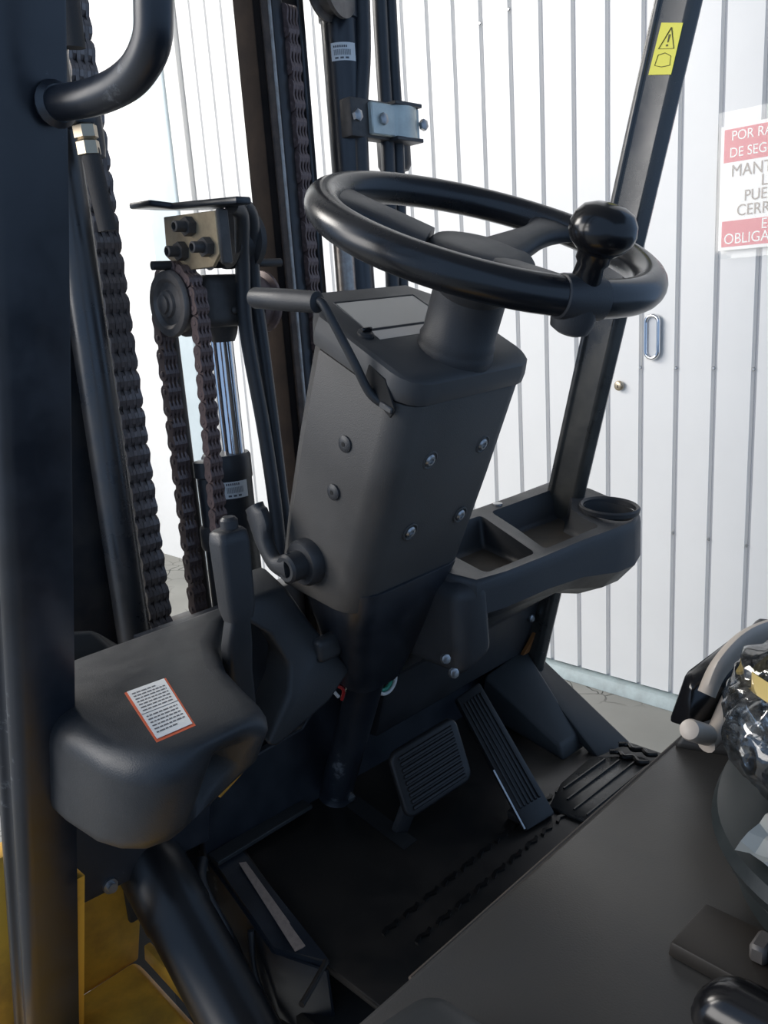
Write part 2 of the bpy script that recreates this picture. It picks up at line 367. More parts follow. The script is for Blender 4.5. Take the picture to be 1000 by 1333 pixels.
# near overhead-guard pillar
def pillar(name, prof, y_at, k, zr, m, zc, bev=0.003):
    rings = [[(x, y_at + k*(z-zc) + dy, z) for x, dy in prof] for z in zr]
    b = loft(rings)
    return link(name, bevel(b, bev, 2, 25), m, FK)
p1 = pillar('guard_pillar', [(0.265, 0), (0.267, 0.040), (0.213, 0.042), (0.2105, 0.036), (0.2105, 0.029), (0.2160, 0.026), (0.2168, 0.018), (0.2125, 0.014), (0.2125, 0.009), (0.2165, 0.002), (0.224, -0.001)],
            0.777, -0.3153, (0.15, 0.476, 1.0, 1.95), M['paint'], 0.476)
p1['label'] = 'near pillar with scuffed bluish black paint'
p2 = pillar('guard_pillar', [(1.054, 0.002), (1.05, 0.007), (1.05, 0.042), (1.046, 0.043), (1.046, 0.051), (1.078, 0.051), (1.076, 0.001), (1.066, -0.003)],
            0.481, -0.264, (0.45, 0.6, 0.924, 1.521, 1.95), M['paint_far'], 1.521, 0.002)
p2['label'] = 'far pillar with worn shiny paint'
# grab handle
hp = [(0.255, 0.505, 1.327), (0.258, 0.462, 1.323), (0.26, 0.428, 1.325), (0.26, 0.405, 1.335), (0.259, 0.396, 1.352), (0.257, 0.386, 1.39), (0.255, 0.36, 1.47), (0.255, 0.29, 1.70)]
gh = link('grab_handle', tube(hp, 0.0098, 18, 8), M['paint'], FK)
link('weld_collar', lathe([(0.0125, 0), (0.0135, 0.003), (0.0105, 0.007)], (0.255, 0.507, 1.327), (0.05, -1, -0.05), 18), M['paint'], gh)

# warning sticker on the far pillar
def on_far(z, f): return V((1.0492, 0.479-0.264*(z-1.521)+f, z))
sa, sb_, sc_, sd = on_far(1.452, 0.039), on_far(1.446, 0.008), on_far(1.499, 0.008), on_far(1.506, 0.037)
wl = link('warning_sticker', prism([sa, sb_, sc_, sd], (-0.0008, 0, 0)), M['yellow_sticker'], FK, 'yellow sticker with warning triangle')
ydir = (sb_-sa).normalized(); zdir = (sd-sa).normalized()
def stk(u, v): return sa + (sb_-sa)*u + (sd-sa)*v + V((-0.0011, 0, 0))
tri = [stk(0.5, 0.90), stk(0.17, 0.50), stk(0.83, 0.50)]
link('triangle', tube(tri+[tri[0]], 0.0007, 6, cap=False), M['sticker_ink'], wl)
link('exclamation_mark', merge(prism([stk(0.46, 0.77), stk(0.54, 0.77), stk(0.52, 0.62), stk(0.48, 0.62)], (-0.0004, 0, 0)), prism([stk(0.46, 0.58), stk(0.54, 0.58), stk(0.54, 0.545), stk(0.46, 0.545)], (-0.0004, 0, 0))), M['sticker_ink'], wl)
pic = [stk(0.22, 0.38), stk(0.5, 0.42), stk(0.78, 0.36), stk(0.84, 0.18), stk(0.5, 0.15), stk(0.18, 0.18)]
link('pictogram', tube(pic+[pic[0]], 0.0004, 6, cap=False), M['sticker_ink'], wl)

# steering wheel
SW = link('steering_wheel', (lambda: (lambda ring: loft([[c + (d*math.cos(t)+CN*math.sin(t))*0.0155 for t in [2*math.pi*k/20 for k in range(20)]] for c, d in ring], True, False))(
    [(W(0.150*math.cos(a), 0.150*math.sin(a), 0), CU*math.cos(a)+CVV*math.sin(a)) for a in [2*math.pi*k/96 for k in range(97)]]))(), M['rim'], FK, 'black three-spoke wheel', angle=80)
bmt = bmesh.new(); bmt.from_mesh(SW.data); bmesh.ops.remove_doubles(bmt, verts=bmt.verts[:], dist=1e-4); bmt.to_mesh(SW.data); bmt.free()
link('hub', lathe([(0.030, -0.058), (0.040, -0.046), (0.047, -0.032), (0.0505, -0.020), (0.0495, -0.013), (0.046, -0.0095), (0.030, -0.007), (0.010, -0.006)], W(0, 0, 0), CN, 36), M['plastic'], SW)
def spoke(ang, r0, w0, w1, w2, zin):
    a = math.radians(ang); d = CU*math.cos(a)+CVV*math.sin(a); sd_ = CN.cross(d)
    rings = []
    for k in range(10):
        f = k/9; r = r0+(0.151-r0)*f
        hw = (w0+(w1-w0)*min(1, f*2))/2 if f < 0.5 else (w1+(w2-w1)*((f-0.5)/0.5)**2.5)/2
        z = zin*(1-f)**1.2; th = 0.010-0.002*f
        c = W(0, 0, 0) + d*r + CN*z
        rings.append([c + sd_*hw*math.copysign(abs(math.cos(t))**0.7, math.cos(t)) + CN*th*math.copysign(abs(math.sin(t))**0.8, math.sin(t)) for t in [2*math.pi*k_/16 for k_ in range(16)]])
    return loft(rings)
link('spoke', spoke(-124, 0.050, 0.066, 0.058, 0.095, -0.017), M['plastic'], SW)
link('spoke', spoke(-8, 0.025, 0.052, 0.034, 0.085, -0.018), M['plastic'], SW)
link('spoke', spoke(106, 0.025, 0.046, 0.036, 0.075, -0.019), M['plastic'], SW)
# spinner knob
KA = (0.150*math.cos(math.radians(111)), 0.150*math.sin(math.radians(111)))
kd = CN
kp = W(KA[0]*1.0, KA[1]*1.0, 0)
kn = link('spinner_knob', lathe([(0.0120, 0.010), (0.0108, 0.026), (0.0130, 0.029), (0.0130, 0.034), (0.0165, 0.037), (0.0215, 0.041), (0.0248, 0.047), (0.0255, 0.053), (0.0238, 0.060), (0.0190, 0.0665), (0.011, 0.070), (0.003, 0.0708)], kp, kd, 32), M['gloss'], SW, 'glossy black mushroom knob', angle=60)
a_ = math.atan2(KA[1], KA[0]); tang = -CU*math.sin(a_)+CVV*math.cos(a_)
link('knob_clamp', tube([W(0.150*math.cos(a_+t), 0.150*math.sin(a_+t), 0) for t in (-0.125, -0.12, -0.06, 0, 0.06, 0.12, 0.125)], [0.0160, 0.0172, 0.0178, 0.0178, 0.0178, 0.0172, 0.0160], 20), M['plastic'], SW)
link('knob_boss', lathe([(0.010, -0.028), (0.0155, -0.025), (0.0175, -0.017), (0.017, 0.0)], kp, kd, 24), M['plastic'], SW)

# steering column body
def ring_uv(us, ue, vf, vr, wf, wr, r, ch=0.0, n=4):
    pass
SC = None
def col_ring(hw, vf, vr, w_, rr, wslope=0.0):
    # outline, chamfered front corners, rounded rear corners
    pts = [(-hw+0.032, vf), (hw-0.032, vf), (hw, vf+0.040)]
    for k in range(5):
        a = math.radians(90*k/4); pts.append((hw-rr+rr*math.cos(a), vr-rr+rr*math.sin(a)))
    for k in range(5):
        a = math.radians(90+90*k/4); pts.append((-hw+rr+rr*math.cos(a), vr-rr+rr*math.sin(a)))
    pts.append((-hw, vf+0.040))
    return [W(a, b, w_ + wslope*(b-vr)) for a, b in pts]
rings = [col_ring(0.093, -0.130, 0.032, -0.143, 0.026, -0.06), col_ring(0.0925, -0.130, 0.031, -0.25, 0.028, -0.0), col_ring(0.090, -0.128, 0.029, -0.36, 0.030), col_ring(0.088, -0.124, 0.027, -0.395, 0.03, 0.25)]
SC = link('steering_column', bevel(loft(rings), 0.003, 2, 50), M['plastic_grey'], FK, 'dark grey column housing', angle=30)
rings = [col_ring(0.096, -0.136, 0.036, -0.141, 0.028, -0.06), col_ring(0.0965, -0.137, 0.037, -0.130, 0.029, -0.10), col_ring(0.0955, -0.1355, 0.0358, -0.1195, 0.029, -0.115), col_ring(0.0925, -0.1325, 0.0325, -0.1165, 0.027, -0.115)]
link('top_cover', bevel(loft(rings), 0.0015, 2, 60), M['cowl'], SC, 'instrument cowl')
# instruments on the sloping top
ts = -0.115
def TP(a, b, h=0): return W(a, b, -0.1165 + ts*(b-0.028) + h)
dn = (TP(1, 0)-TP(0, 0)).cross(TP(0, 1)-TP(0, 0)).normalized()
if dn.dot(CN) < 0: dn = -dn
disp = link('display', prism([TP(-0.062, -0.110), TP(0.049, -0.110), TP(0.050, -0.060), TP(-0.066, -0.060)], dn*0.0006), M['display'], SC, 'tan tinted display window')
fr_ = [(-0.064, -0.112), (0.051, -0.112), (0.052, -0.058), (-0.068, -0.058)]
link('display_frame', tube([TP(a, b, 0.0) for a, b in fr_+[fr_[0]]], 0.0013, 6), M['plastic'], disp)
link('pale_strip', prism([TP(-0.064, -0.055), TP(0.03, -0.055), TP(0.03, -0.040), TP(-0.066, -0.040)], dn*0.0008), M['strip'], SC, 'pale strip below the display')
link('clock_panel', prism([TP(-0.062, -0.030), TP(-0.028, -0.030), TP(-0.028, -0.008), TP(-0.058, -0.008)], dn*0.0005), M['display'], SC)
link('gauge_panel', prism([TP(0.045, -0.03), TP(0.078, -0.03), TP(0.078, 0.012), TP(0.045, 0.012)], dn*0.0005), M['display'], SC)
ks = link('key_switch', lathe([(0.0085, 0), (0.0085, 0.003), (0.006, 0.005)], TP(-0.076, -0.050), dn, 16), M['plastic'], SC)
link('key', box(TP(-0.076, -0.050, 0.006), (0.012, 0.004, 0.006), 0.001, 1, (CU, CVV, CN)), M['gloss'], ks)
# steering shaft boot
link('shaft_boot', lathe([(0.0385, -0.120), (0.0388, -0.113), (0.0382, -0.108), (0.0370, -0.105), (0.0378, -0.1005), (0.0355, -0.096), (0.0355, -0.06), (0.037, -0.045)], W(0.004, -0.004, 0), CN, 36), M['plastic'], SC)
# screws on the rear face
for a, c in ((-0.036, -0.208), (0.047, -0.208), (-0.036, -0.294), (0.046, -0.297)):
    vv = 0.0305
    s_ = link('screw', lathe([(0.0105, 0.0), (0.0105, 0.0016), (0.0090, 0.0022), (0.0078, 0.0010), (0.0074, 0.0004)], W(a, vv-0.0004, c), CVV, 20), M['plastic_grey'], SC)
    link('bolt_head', lathe([(0.0066, 0.0), (0.0066, 0.0026), (0.0050, 0.0045), (0.0030, 0.0047), (0.0026, 0.003)], W(a, vv-0.0012, c), CVV, 12), M['screw'], s_)
for b, c in ((-0.031, -0.21), (-0.033, -0.267)):
    s_ = link('plug', lathe([(0.0088, 0.0), (0.0085, 0.003), (0.0065, 0.0042), (0.003, 0.0046)], W(-0.0915, b, c), -CU, 18), M['plastic'], SC)
    link('plug_socket', lathe([(0.0024, 0.0), (0.0024, 0.0006)], W(-0.0958, b, c), -CU, 10), M['hole'], s_)
# lower sleeve and post
def sl(hw, hv, w_, vc): return [W(a, vc+b, w_) for a, b in rounded(0, 0, hw, hv, min(hw, hv)*0.6, 4)]
rings = [[W(a, b-0.03, -0.375+0.22*(b-0.03)) for a, b in rounded(0, 0, 0.086, 0.062, 0.03, 4)], [W(a, b-0.020, -0.43) for a, b in rounded(0, 0, 0.078, 0.05, 0.028, 4)],
         [W(a, b-0.008, -0.49) for a, b in rounded(0, 0, 0.058, 0.036, 0.026, 4)], [W(a, b, -0.53) for a, b in rounded(-0.006, 0, 0.044, 0.032, 0.026, 4)]]
link('lower_sleeve', bevel(loft(rings), 0.003, 2, 60), M['paint'], SC, 'matt black sleeve')
post = link('column_post', lathe([(0.0225, -0.79), (0.0225, -0.5)], W(0, 0, 0), CN, 24), M['paint'], SC, 'glossy black post')
link('base_flange', lathe([(0.040, -0.795), (0.038, -0.778), (0.026, -0.768), (0.0225, -0.755)], W(0, 0, 0), CN, 24), M['paint'], post)
link('bolt', lathe([(0.0055, 0), (0.0055, 0.005), (0.003, 0.0065)], W(0.006, 0.021, -0.755), CVV, 8), M['screw'], post)

# direction lever on the left of the column
g0, g1 = W(-0.135, -0.148, -0.103), W(-0.128, -0.067, -0.077)
dl = link('direction_lever', lathe([(0.004, 0), (0.0085, 0.001), (0.0098, 0.004), (0.0102, 0.05), (0.0095, (g1-g0).length), (0.006, (g1-g0).length+0.002)], g0, g1-g0, 20), M['plastic'], FK, 'black lever beside the display')
link('rod', tube([g1 - (g1-g0)*0.05, g1 + (g1-g0)*0.06, W(-0.124, -0.050, -0.086), W(-0.112, -0.025, -0.117), W(-0.101, -0.008, -0.142), W(-0.092, 0.004, -0.150)], 0.0042, 12, 6), M['plastic'], dl)
link('lever_slot', prism([W(-0.0950, -0.020, -0.120), W(-0.0950, 0.004, -0.124), W(-0.0950, 0.024, -0.146), W(-0.0950, 0.020, -0.156), W(-0.0950, -0.022, -0.142)], -CU*0.0022, 0.001, 1), M['hole'], SC)
link('slot_latch', box(W(-0.0975, 0.013, -0.148), (0.004, 0.016, 0.006), 0.001, 1, (CU, CVV, CN)), M['cowl'], SC)

# tilt lock lever (round boss with curved blade)
tl = link('tilt_lock_lever', lathe([(0.026, 0.0), (0.026, 0.012), (0.023, 0.016), (0.016, 0.0165), (0.016, 0.034), (0.0135, 0.037), (0.0095, 0.037), (0.0085, 0.026)], W(-0.088, -0.050, -0.366), -CU, 28), M['plastic'], FK, 'black lever with a curved blade and round boss')
bl = spline([W(-0.117, -0.050, -0.366), W(-0.118, -0.072, -0.374), W(-0.118, -0.093, -0.362), W(-0.116, -0.108, -0.345), W(-0.115, -0.124, -0.332)], 6)
rings = []
for i, p in enumerate(bl):
    t = (bl[min(i+1, len(bl)-1)]-bl[max(i-1, 0)]).normalized(); nrm = t.cross(CU).normalized()
    k = i/(len(bl)-1); hw = 0.017-0.008*math.sin(math.pi*min(1, k*1.4)) - (0.004 if k > 0.9 else 0); th = 0.0085
    rings.append([p + nrm*hw*math.copysign(abs(math.cos(a))**0.8, math.cos(a)) + CU*th*math.copysign(abs(math.sin(a))**0.8, math.sin(a)) for a in [2*math.pi*q/14 for q in range(14)]])
link('blade', loft(rings), M['plastic'], tl)
link('screw', lathe([(0.005, 0), (0.005, 0.002)], W(-0.113, -0.050, -0.366), -CU, 10), M['screw'], tl)

# wires below the column
def wire(m, pts): link('wire', tube(pts, 0.0022, 8, 6), M[m], FK, {'wire_red': 'red wire', 'wire_green': 'green wire', 'wire_white': 'white wire'}[m])
wire('wire_red', [(0.588, 0.705, 0.785), (0.592, 0.695, 0.768), (0.601, 0.690, 0.758), (0.606, 0.70, 0.74)])
wire('wire_white', [(0.583, 0.70, 0.775), (0.588, 0.692, 0.760), (0.594, 0.692, 0.751)])
def loop(m, c, r): link('wire', tube([V(c)+V((math.cos(a)*r, 0, math.sin(a)*r)) for a in [math.radians(d) for d in range(-200, 70, 15)]], 0.0024, 8), M[m], FK, {'wire_green': 'green wire', 'wire_white': 'white wire'}[m])
loop('wire_green', (0.680, 0.70, 0.737), 0.013); loop('wire_white', (0.681, 0.698, 0.737), 0.018)

# ------------------------------------------------ left cowl cover with the handbrake
def cover_ring(y, x0, x1, zt, zl, zr, r):
    pts = []
    cx = (x0+x1)/2
    for x, z in rounded(cx, 0.0, (x1-x0)/2, 0.05, r, 5):
        f = (x-x0)/(x1-x0); zb = zl+(zr-zl)*max(0.0, f)**1.4
        k = (0.05-z)/0.1
        pts.append((x, y + 0.055*k*k - 0.012*k, zt*(1-k)+zb*k))
    return pts
rings = [cover_ring(*a) for a in (
    (0.524, 0.312, 0.338, 0.866, 0.826, 0.840, 0.010), (0.512, 0.300, 0.346, 0.876, 0.806, 0.830, 0.018), (0.507, 0.286, 0.353, 0.883, 0.796, 0.823, 0.022), (0.510, 0.270, 0.360, 0.8875, 0.790, 0.818, 0.024),
    (0.520, 0.256, 0.367, 0.8895, 0.786, 0.815, 0.024), (0.538, 0.246, 0.374, 0.890, 0.784, 0.812, 0.023), (0.565, 0.240, 0.381, 0.890, 0.782, 0.810, 0.022), (0.62, 0.239, 0.398, 0.890, 0.778, 0.805, 0.022),
    (0.68, 0.242, 0.430, 0.889, 0.775, 0.80, 0.022), (0.72, 0.255, 0.47, 0.888, 0.772, 0.80, 0.022), (0.75, 0.28, 0.525, 0.885, 0.77, 0.80, 0.018), (0.765, 0.31, 0.54, 0.880, 0.77, 0.80, 0.018))]
CC = link('cowl_cover', loft(rings), M['cover'], FK, 'moulded dark grey cover with instruction sticker', angle=70)
# right-hand wing of the cover that meets the column
wing = [(0.493, 0.70, 0.905), (0.538, 0.70, 0.905), (0.556, 0.685, 0.860), (0.566, 0.675, 0.838), (0.598, 0.668, 0.790), (0.560, 0.668, 0.765), (0.475, 0.66, 0.748), (0.462, 0.66, 0.758), (0.500, 0.665, 0.800), (0.512, 0.672, 0.826), (0.500, 0.685, 0.862), (0.47, 0.70, 0.893)]
link('cover_wing', bevel(prism(wing, (0.012, 0.055, 0.012)), 0.006, 3, 25), M['cover'], CC)
link('wing_rib', box((0.565, 0.672, 0.830), (0.035, 0.02, 0.028), 0.007, 3), M['cover'], CC)
link('light_block_panel', box((0.525, 0.83, 0.66), (0.21, 0.010, 0.39)), M['paint'], CC)  # dark sheet added to block light showing through the gap under the cover
link('yellow_bracket', tube([(0.395, 0.66, 0.735), (0.43, 0.66, 0.752), (0.437, 0.66, 0.765), (0.430, 0.66, 0.79)], 0.006, 10, 5), M['yellow'], CC, 'yellow painted bracket')
# instruction sticker on the cover
def CT(x, y): return V((x, y, 0.8904 - (0.0012 if y < 0.56 else 0.0)))
q = [CT(0.3020, 0.632), CT(0.3405, 0.6285), CT(0.3085, 0.533), CT(0.2745, 0.5345)]
st = link('instruction_sticker', prism(q, (0, 0, 0.0008)), M['orange'], CC, 'white instruction sticker with orange border')
def ST(u, v, h=0.0012): return (q[0]*(1-u)+q[1]*u)*(1-v) + (q[3]*(1-u)+q[2]*u)*v + V((0, 0, h))
link('white_field', prism([ST(0.05, 0.01), ST(0.95, 0.01), ST(0.95, 0.96), ST(0.05, 0.96)], (0, 0, 0.0003)), M['label'], st)
rows = bmesh.new()
random.seed(11)
for k in range(14):
    if k == 7: continue
    v0 = 0.08 + k*0.06; u = 0.12
    while u < 0.86:
        wd = random.uniform(0.05, 0.13); ue = min(0.88, u+wd)
        if k in (0, 13) and u > 0.6: break
        vs = [rows.verts.new(ST(a, b, 0.0017)) for a, b in ((u, v0), (ue, v0), (ue, v0+0.022), (u, v0+0.022))]
        rows.faces.new(vs); u = ue + 0.02
link('printed_lines', rows, M['ink'], st, kind='stuff')
link('divider_line', prism([ST(0.05, 0.505, 0.0016), ST(0.95, 0.505, 0.0016), ST(0.95, 0.512, 0.0016), ST(0.05, 0.512, 0.0016)], (0, 0, 0.0002)), M['ink'], st)

# handbrake lever
hb_ = link('handbrake_lever', loft([[V((0.428, 0.635, z)) + V((a, b, 0)) for a, b in rounded(0, 0, hx, hy, r, 4)] for z, hx, hy, r in (
    (0.918, 0.013, 0.011, 0.007), (0.93, 0.0155, 0.013, 0.007), (0.995, 0.0170, 0.0135, 0.007), (1.004, 0.0160, 0.013, 0.008), (1.007, 0.013, 0.010, 0.008))]), M['plastic'], FK, 'black hand lever standing in the cover slot', angle=50)
link('release_button', lathe([(0.0085, 0), (0.0085, 0.009), (0.006, 0.012)], (0.430, 0.635, 1.006), (0, 0, 1), 16), M['plastic'], hb_)
link('shank', loft([[V((x, y, z)) + V((a, b, 0)) for a, b in rounded(0, 0, hx, 0.009, 0.005, 4)] for x, y, z, hx in ((0.428, 0.636, 0.92, 0.011), (0.426, 0.64, 0.89, 0.0145), (0.434, 0.655, 0.855, 0.0135), (0.444, 0.665, 0.81, 0.010))]), M['cover'], hb_)

# ------------------------------------------------ kick plate, left bracket plate, toe board, floor
kp_ = link('kick_plate', prism([(0.452, 0.80, 0.655), (0.62, 0.80, 0.662), (0.72, 0.79, 0.75), (1.085, 0.78, 0.75), (1.085, 0.78, 0.54), (0.452, 0.80, 0.54)], (0, 0.012, 0), 0.002, 1), M['paint'], FK, 'smooth black front plate')
link('base_fold', box((0.53, 0.788, 0.562), (0.15, 0.024, 0.006), 0.001, 1), M['slab'], kp_)
link('rusty_edge', prism([(1.0685, 0.712, 0.712), (1.0685, 0.742, 0.632), (1.034, 0.743, 0.632)], (0.0, -0.006, 0.0)), mat('orange_rust', (0.28, 0.11, 0.03), 0.6), kp_, 'orange brown edge')
bp_ = link('bracket_plate', prism([(0.283, 0.79, 0.60), (0.455, 0.79, 0.588), (0.47, 0.79, 0.66), (0.455, 0.79, 0.70), (0.283, 0.79, 0.72)], (0, 0.012, 0), 0.002, 1), M['paint'], FK, 'black bracket plate under the cover')
link('bolt', lathe([(0.0085, 0), (0.0085, 0.003), (0.0055, 0.003), (0.0055, 0.008)], (0.327, 0.79, 0.604), (0, -1, 0), 10), M['screw'], bp_)
TS = 0.35
def TB(x, y, h=0): return V((x, y, 0.5 + (TS*(y-0.64) if y > 0.64 else 0) + h))
fp = link('floor_plate', bevel(loft([[TB(0.470, 0.30), TB(1.10, 0.30), TB(1.10, 0.30, -0.012), TB(0.470, 0.30, -0.012)],
     [TB(0.476, 0.64), TB(1.10, 0.64), TB(1.10, 0.64, -0.012), TB(0.476, 0.64, -0.012)],
     [TB(0.498, 0.80), TB(1.10, 0.80), TB(1.10, 0.80, -0.012), TB(0.498, 0.80, -0.012)]]), 0.003, 2, 40), M['plate'], FK, 'dirty black floor plate')
# side flange with a worn strip
fl = link('plate_flange', loft([[TB(0.478, 0.61, 0.005), TB(0.445, 0.665, 0.005), TB(0.445, 0.665, -0.012), TB(0.478, 0.61, -0.012)],
     [TB(0.496, 0.80, 0.005), TB(0.462, 0.825, 0.005), TB(0.462, 0.825, -0.012), TB(0.494, 0.80, -0.012)]]), M['paint'], FK)
link('side_web', loft([[(0.462, 0.825, 0.56), (0.458, 0.825, 0.56), (0.458, 0.825, 0.51), (0.462, 0.825, 0.51)], [(0.446, 0.665, 0.508), (0.442, 0.665, 0.508), (0.442, 0.665, 0.42), (0.446, 0.665, 0.42)],
     [(0.475, 0.61, 0.495), (0.472, 0.61, 0.495), (0.468, 0.60, 0.40), (0.472, 0.60, 0.40)]]), M['paint'], fl)
link('worn_strip', prism([TB(0.4763, 0.7657, 0.0115), TB(0.4842, 0.762, 0.0115), TB(0.4712, 0.6402, 0.0115), TB(0.4569, 0.6428, 0.0115)], (0, 0, 0.001)), M['tan_worn'], fl, 'strip worn to bare metal')
link('lip', tube([TB(0.497, 0.80, 0.003), TB(0.478, 0.64, 0.003), TB(0.476, 0.614, 0.003), TB(0.445, 0.600, 0.003), TB(0.42, 0.59, 0.003)], 0.0035, 8), M['plate'], fp)
# tread studs near the hood
tread_me = None
def stud(x, y):
    b = prism([V((x, y, 0.5)) + V(p) for p in ((-0.014, -0.006, 0), (-0.004, -0.002, 0), (0.006, -0.006, 0), (0.014, -0.002, 0), (0.014, 0.003, 0), (0.006, -0.001, 0), (-0.004, 0.003, 0), (-0.014, -0.001, 0))], (0, 0, 0.003))
    link('tread', b, M['mat'], fp)
for i in range(13):
    stud(0.56+0.036*i, 0.598); stud(0.575+0.036*i, 0.560)
# grooved mat at the right
mp = [(0.8675, 0.582), (0.926, 0.600), (1.017, 0.603), (1.062, 0.544), (1.055, 0.50), (0.87, 0.50)]
gm = link('grooved_mat', prism([(x, y, 0.50) for x, y in mp], (0, 0, 0.006), 0.002, 2), M['mat_grey'], FK, 'shiny grooved rubber mat')
for y, x0, x1 in ((0.5885, 0.915, 1.02), (0.570, 0.895, 1.03), (0.550, 0.880, 1.04), (0.530, 0.88, 1.045)):
    link('rib', hexa([(x0, y-0.002, 0.506), (x1, y-0.008, 0.506), (x1, y-0.005, 0.506), (x0, y+0.001, 0.506), (x0, y-0.0015, 0.5085), (x1, y-0.0075, 0.5085), (x1, y-0.0055, 0.5085), (x0, y+0.0005, 0.5085)]), M['mat'], gm)
for x in (1.072, 1.044):
    link('wavy_stop', tube([(x+(0.004 if i % 2 else -0.004), 0.585-0.012*i, 0.509) for i in range(6)], 0.0042, 8, 4), M['mat'], gm)
# raised foot box
fb = link('foot_box', hexa([(0.9845, 0.6334, 0.500), (1.0422, 0.629, 0.500), (1.055, 0.765, 0.55), (0.962, 0.775, 0.55), (0.9875, 0.6417, 0.524), (1.0358, 0.636, 0.524), (1.050, 0.7439, 0.640), (0.965, 0.7653, 0.6146)], 0.005, 3), M['slab'], FK, 'black wedge box beside the accelerator')
link('side_flange', hexa([(1.030, 0.595, 0.485), (1.105, 0.555, 0.475), (1.10, 0.775, 0.60), (1.040, 0.775, 0.60), (1.030, 0.600, 0.500), (1.100, 0.5595, 0.484), (1.090, 0.7628, 0.622), (1.040, 0.765, 0.642)], 0.003, 2), M['slab'], fb)
# accelerator pedal
a0, a1, a2, a3 = V((0.858, 0.715, 0.658)), V((0.836, 0.742, 0.638)), V((0.848, 0.610, 0.462)), V((0.878, 0.578, 0.500))
a0, a1, a2, a3 = V((0.862, 0.691, 0.6664)), V((0.818, 0.6997, 0.6552)), V((0.8023, 0.5737, 0.505)), V((0.8573, 0.5638, 0.507))
an = (a1-a0).cross(a2-a1).normalized()
if an.z < 0: an = -an
ap = link('accelerator_pedal', bevel(prism([a0, a1, a2, a3], -an*0.014), 0.004, 2), M['pedal'], FK, 'long ribbed accelerator pedal')
def AP(u, v, h=0): return (a1*(1-u)+a0*u)*(1-v) + (a2*(1-u)+a3*u)*v + an*h
for k in range(6):
    u0 = 0.12+0.13*k
    link('tread_rib', hexa([AP(u0, 0.06), AP(u0+0.075, 0.06), AP(u0+0.075, 0.86), AP(u0, 0.86), AP(u0+0.015, 0.065, 0.0025), AP(u0+0.06, 0.065, 0.0025), AP(u0+0.06, 0.85, 0.0025), AP(u0+0.015, 0.85, 0.0025)]), M['pedal'], ap)
link('edge_trim', tube([AP(-0.01, 0.55, -0.001), AP(-0.012, 0.98, -0.001)], 0.0013, 6), M['screw'], ap, 'bare metal edge')
link('hinge_bracket', box((0.838, 0.60, 0.507), (0.05, 0.03, 0.014), 0.003, 2), M['pedal'], ap)
# brake pedal
b0, b1, b2, b3 = V((0.672, 0.690, 0.637)), V((0.775, 0.668, 0.655)), V((0.772, 0.638, 0.575)), V((0.668, 0.660, 0.558))
def brk_grid():
    c = (b0+b1+b2+b3)/4; ux = ((b1-b0)+(b2-b3)).normalized(); uz = ((b0-b3)+(b1-b2)).normalized(); nn = ux.cross(uz).normalized()
    if nn.y > 0: nn = -nn
    return c, ux, uz, nn
bc, bx, bz, bn = brk_grid()
def BP(a, b, h=0): return bc + bx*a + bz*b + bn*h
bk = link('brake_pedal', bevel(prism([BP(a, b) for a, b in rounded(0, 0, 0.056, 0.044, 0.014, 5)], -bn*0.012), 0.004, 2, 40), M['pedal'], FK, 'square ribbed brake pedal pad', angle=50)
for k in range(9):
    bb = -0.033+0.0082*k
    link('tread_rib', hexa([BP(-0.044, bb-0.003), BP(0.044, bb-0.003), BP(0.044, bb+0.003), BP(-0.044, bb+0.003), BP(-0.044, bb-0.001, 0.0025), BP(0.044, bb-0.001, 0.0025), BP(0.044, bb+0.002, 0.0025), BP(-0.044, bb+0.002, 0.0025)]), M['pedal'], bk)
link('pedal_arm', hexa([V((0.672, 0.70, 0.505)), V((0.690, 0.69, 0.505)), V((0.690, 0.70, 0.505)), V((0.672, 0.71, 0.505)), V((0.682, 0.668, 0.585)), V((0.704, 0.66, 0.585)), V((0.704, 0.674, 0.585)), V((0.682, 0.68, 0.585))], 0.002, 1), M['plastic'], bk)
link('arm_slot', prism([TB(0.650, 0.775, 0.0005), TB(0.676, 0.775, 0.0005), TB(0.690, 0.67, 0.0005), TB(0.664, 0.67, 0.0005)], (0, 0, 0.0008)), M['hole'], fp)
link('return_spring', tube([V((0.80+0.003*i/6, 0.70, 0.585)) + V((0.004*math.cos(i*1.3), 0, 0.004*math.sin(i*1.3)-0.001*i)) for i in range(26)], 0.0014, 6), M['brass'], bk)

# ------------------------------------------------ tray with cup holder, right of the column
def tz(y): return 0.885 + 0.20*(y-0.57)
def tray():
    b = bmesh.new()
    # outline (outer top), pocket rims, pocket floors
    out = [(0.700, 0.600), (0.712, 0.570), (0.76, 0.562), (0.84, 0.558), (0.92, 0.556), (1.00, 0.550), (1.045, 0.548), (1.085, 0.56), (1.105, 0.60), (1.115, 0.66), (1.10, 0.715), (0.98, 0.712), (0.88, 0.712), (0.76, 0.712), (0.70, 0.70)]
    return out
out = tray()
TR = None
def shell_rings(s_, z_off, grow):
    cx, cy = 0.90, 0.63
    return [(cx+(x-cx)*s_[0], cy+(y-cy)*s_[1]+grow, tz(y)+z_off) for x, y in out]
rings = [[(x, y, tz(y)-0.001) for x, y in shr] for shr in ()]
def ring_in(k, dz):
    cx, cy = 0.905, 0.635
    return [(cx+(x-cx)*(1-k), cy+(y-cy)*(1-2.2*k), tz(y)+dz) for x, y in out]
def low(k, zl, dy): # lower skin: shallow to the left, deeper under the cup holder
    cx, cy = 0.905, 0.645; r = []
    for x, y in out:
        f = min(1, max(0, (x-0.86)/0.16)); f = f*f*(3-2*f)
        xx = cx+(x-cx)*(1-k*(0.6 if x > 1 else 0.3)); yy = cy+(y-cy)*(1-k*2.0)+dy
        r.append((xx, yy, tz(y) - zl*(0.72+0.35*f)))
    return r
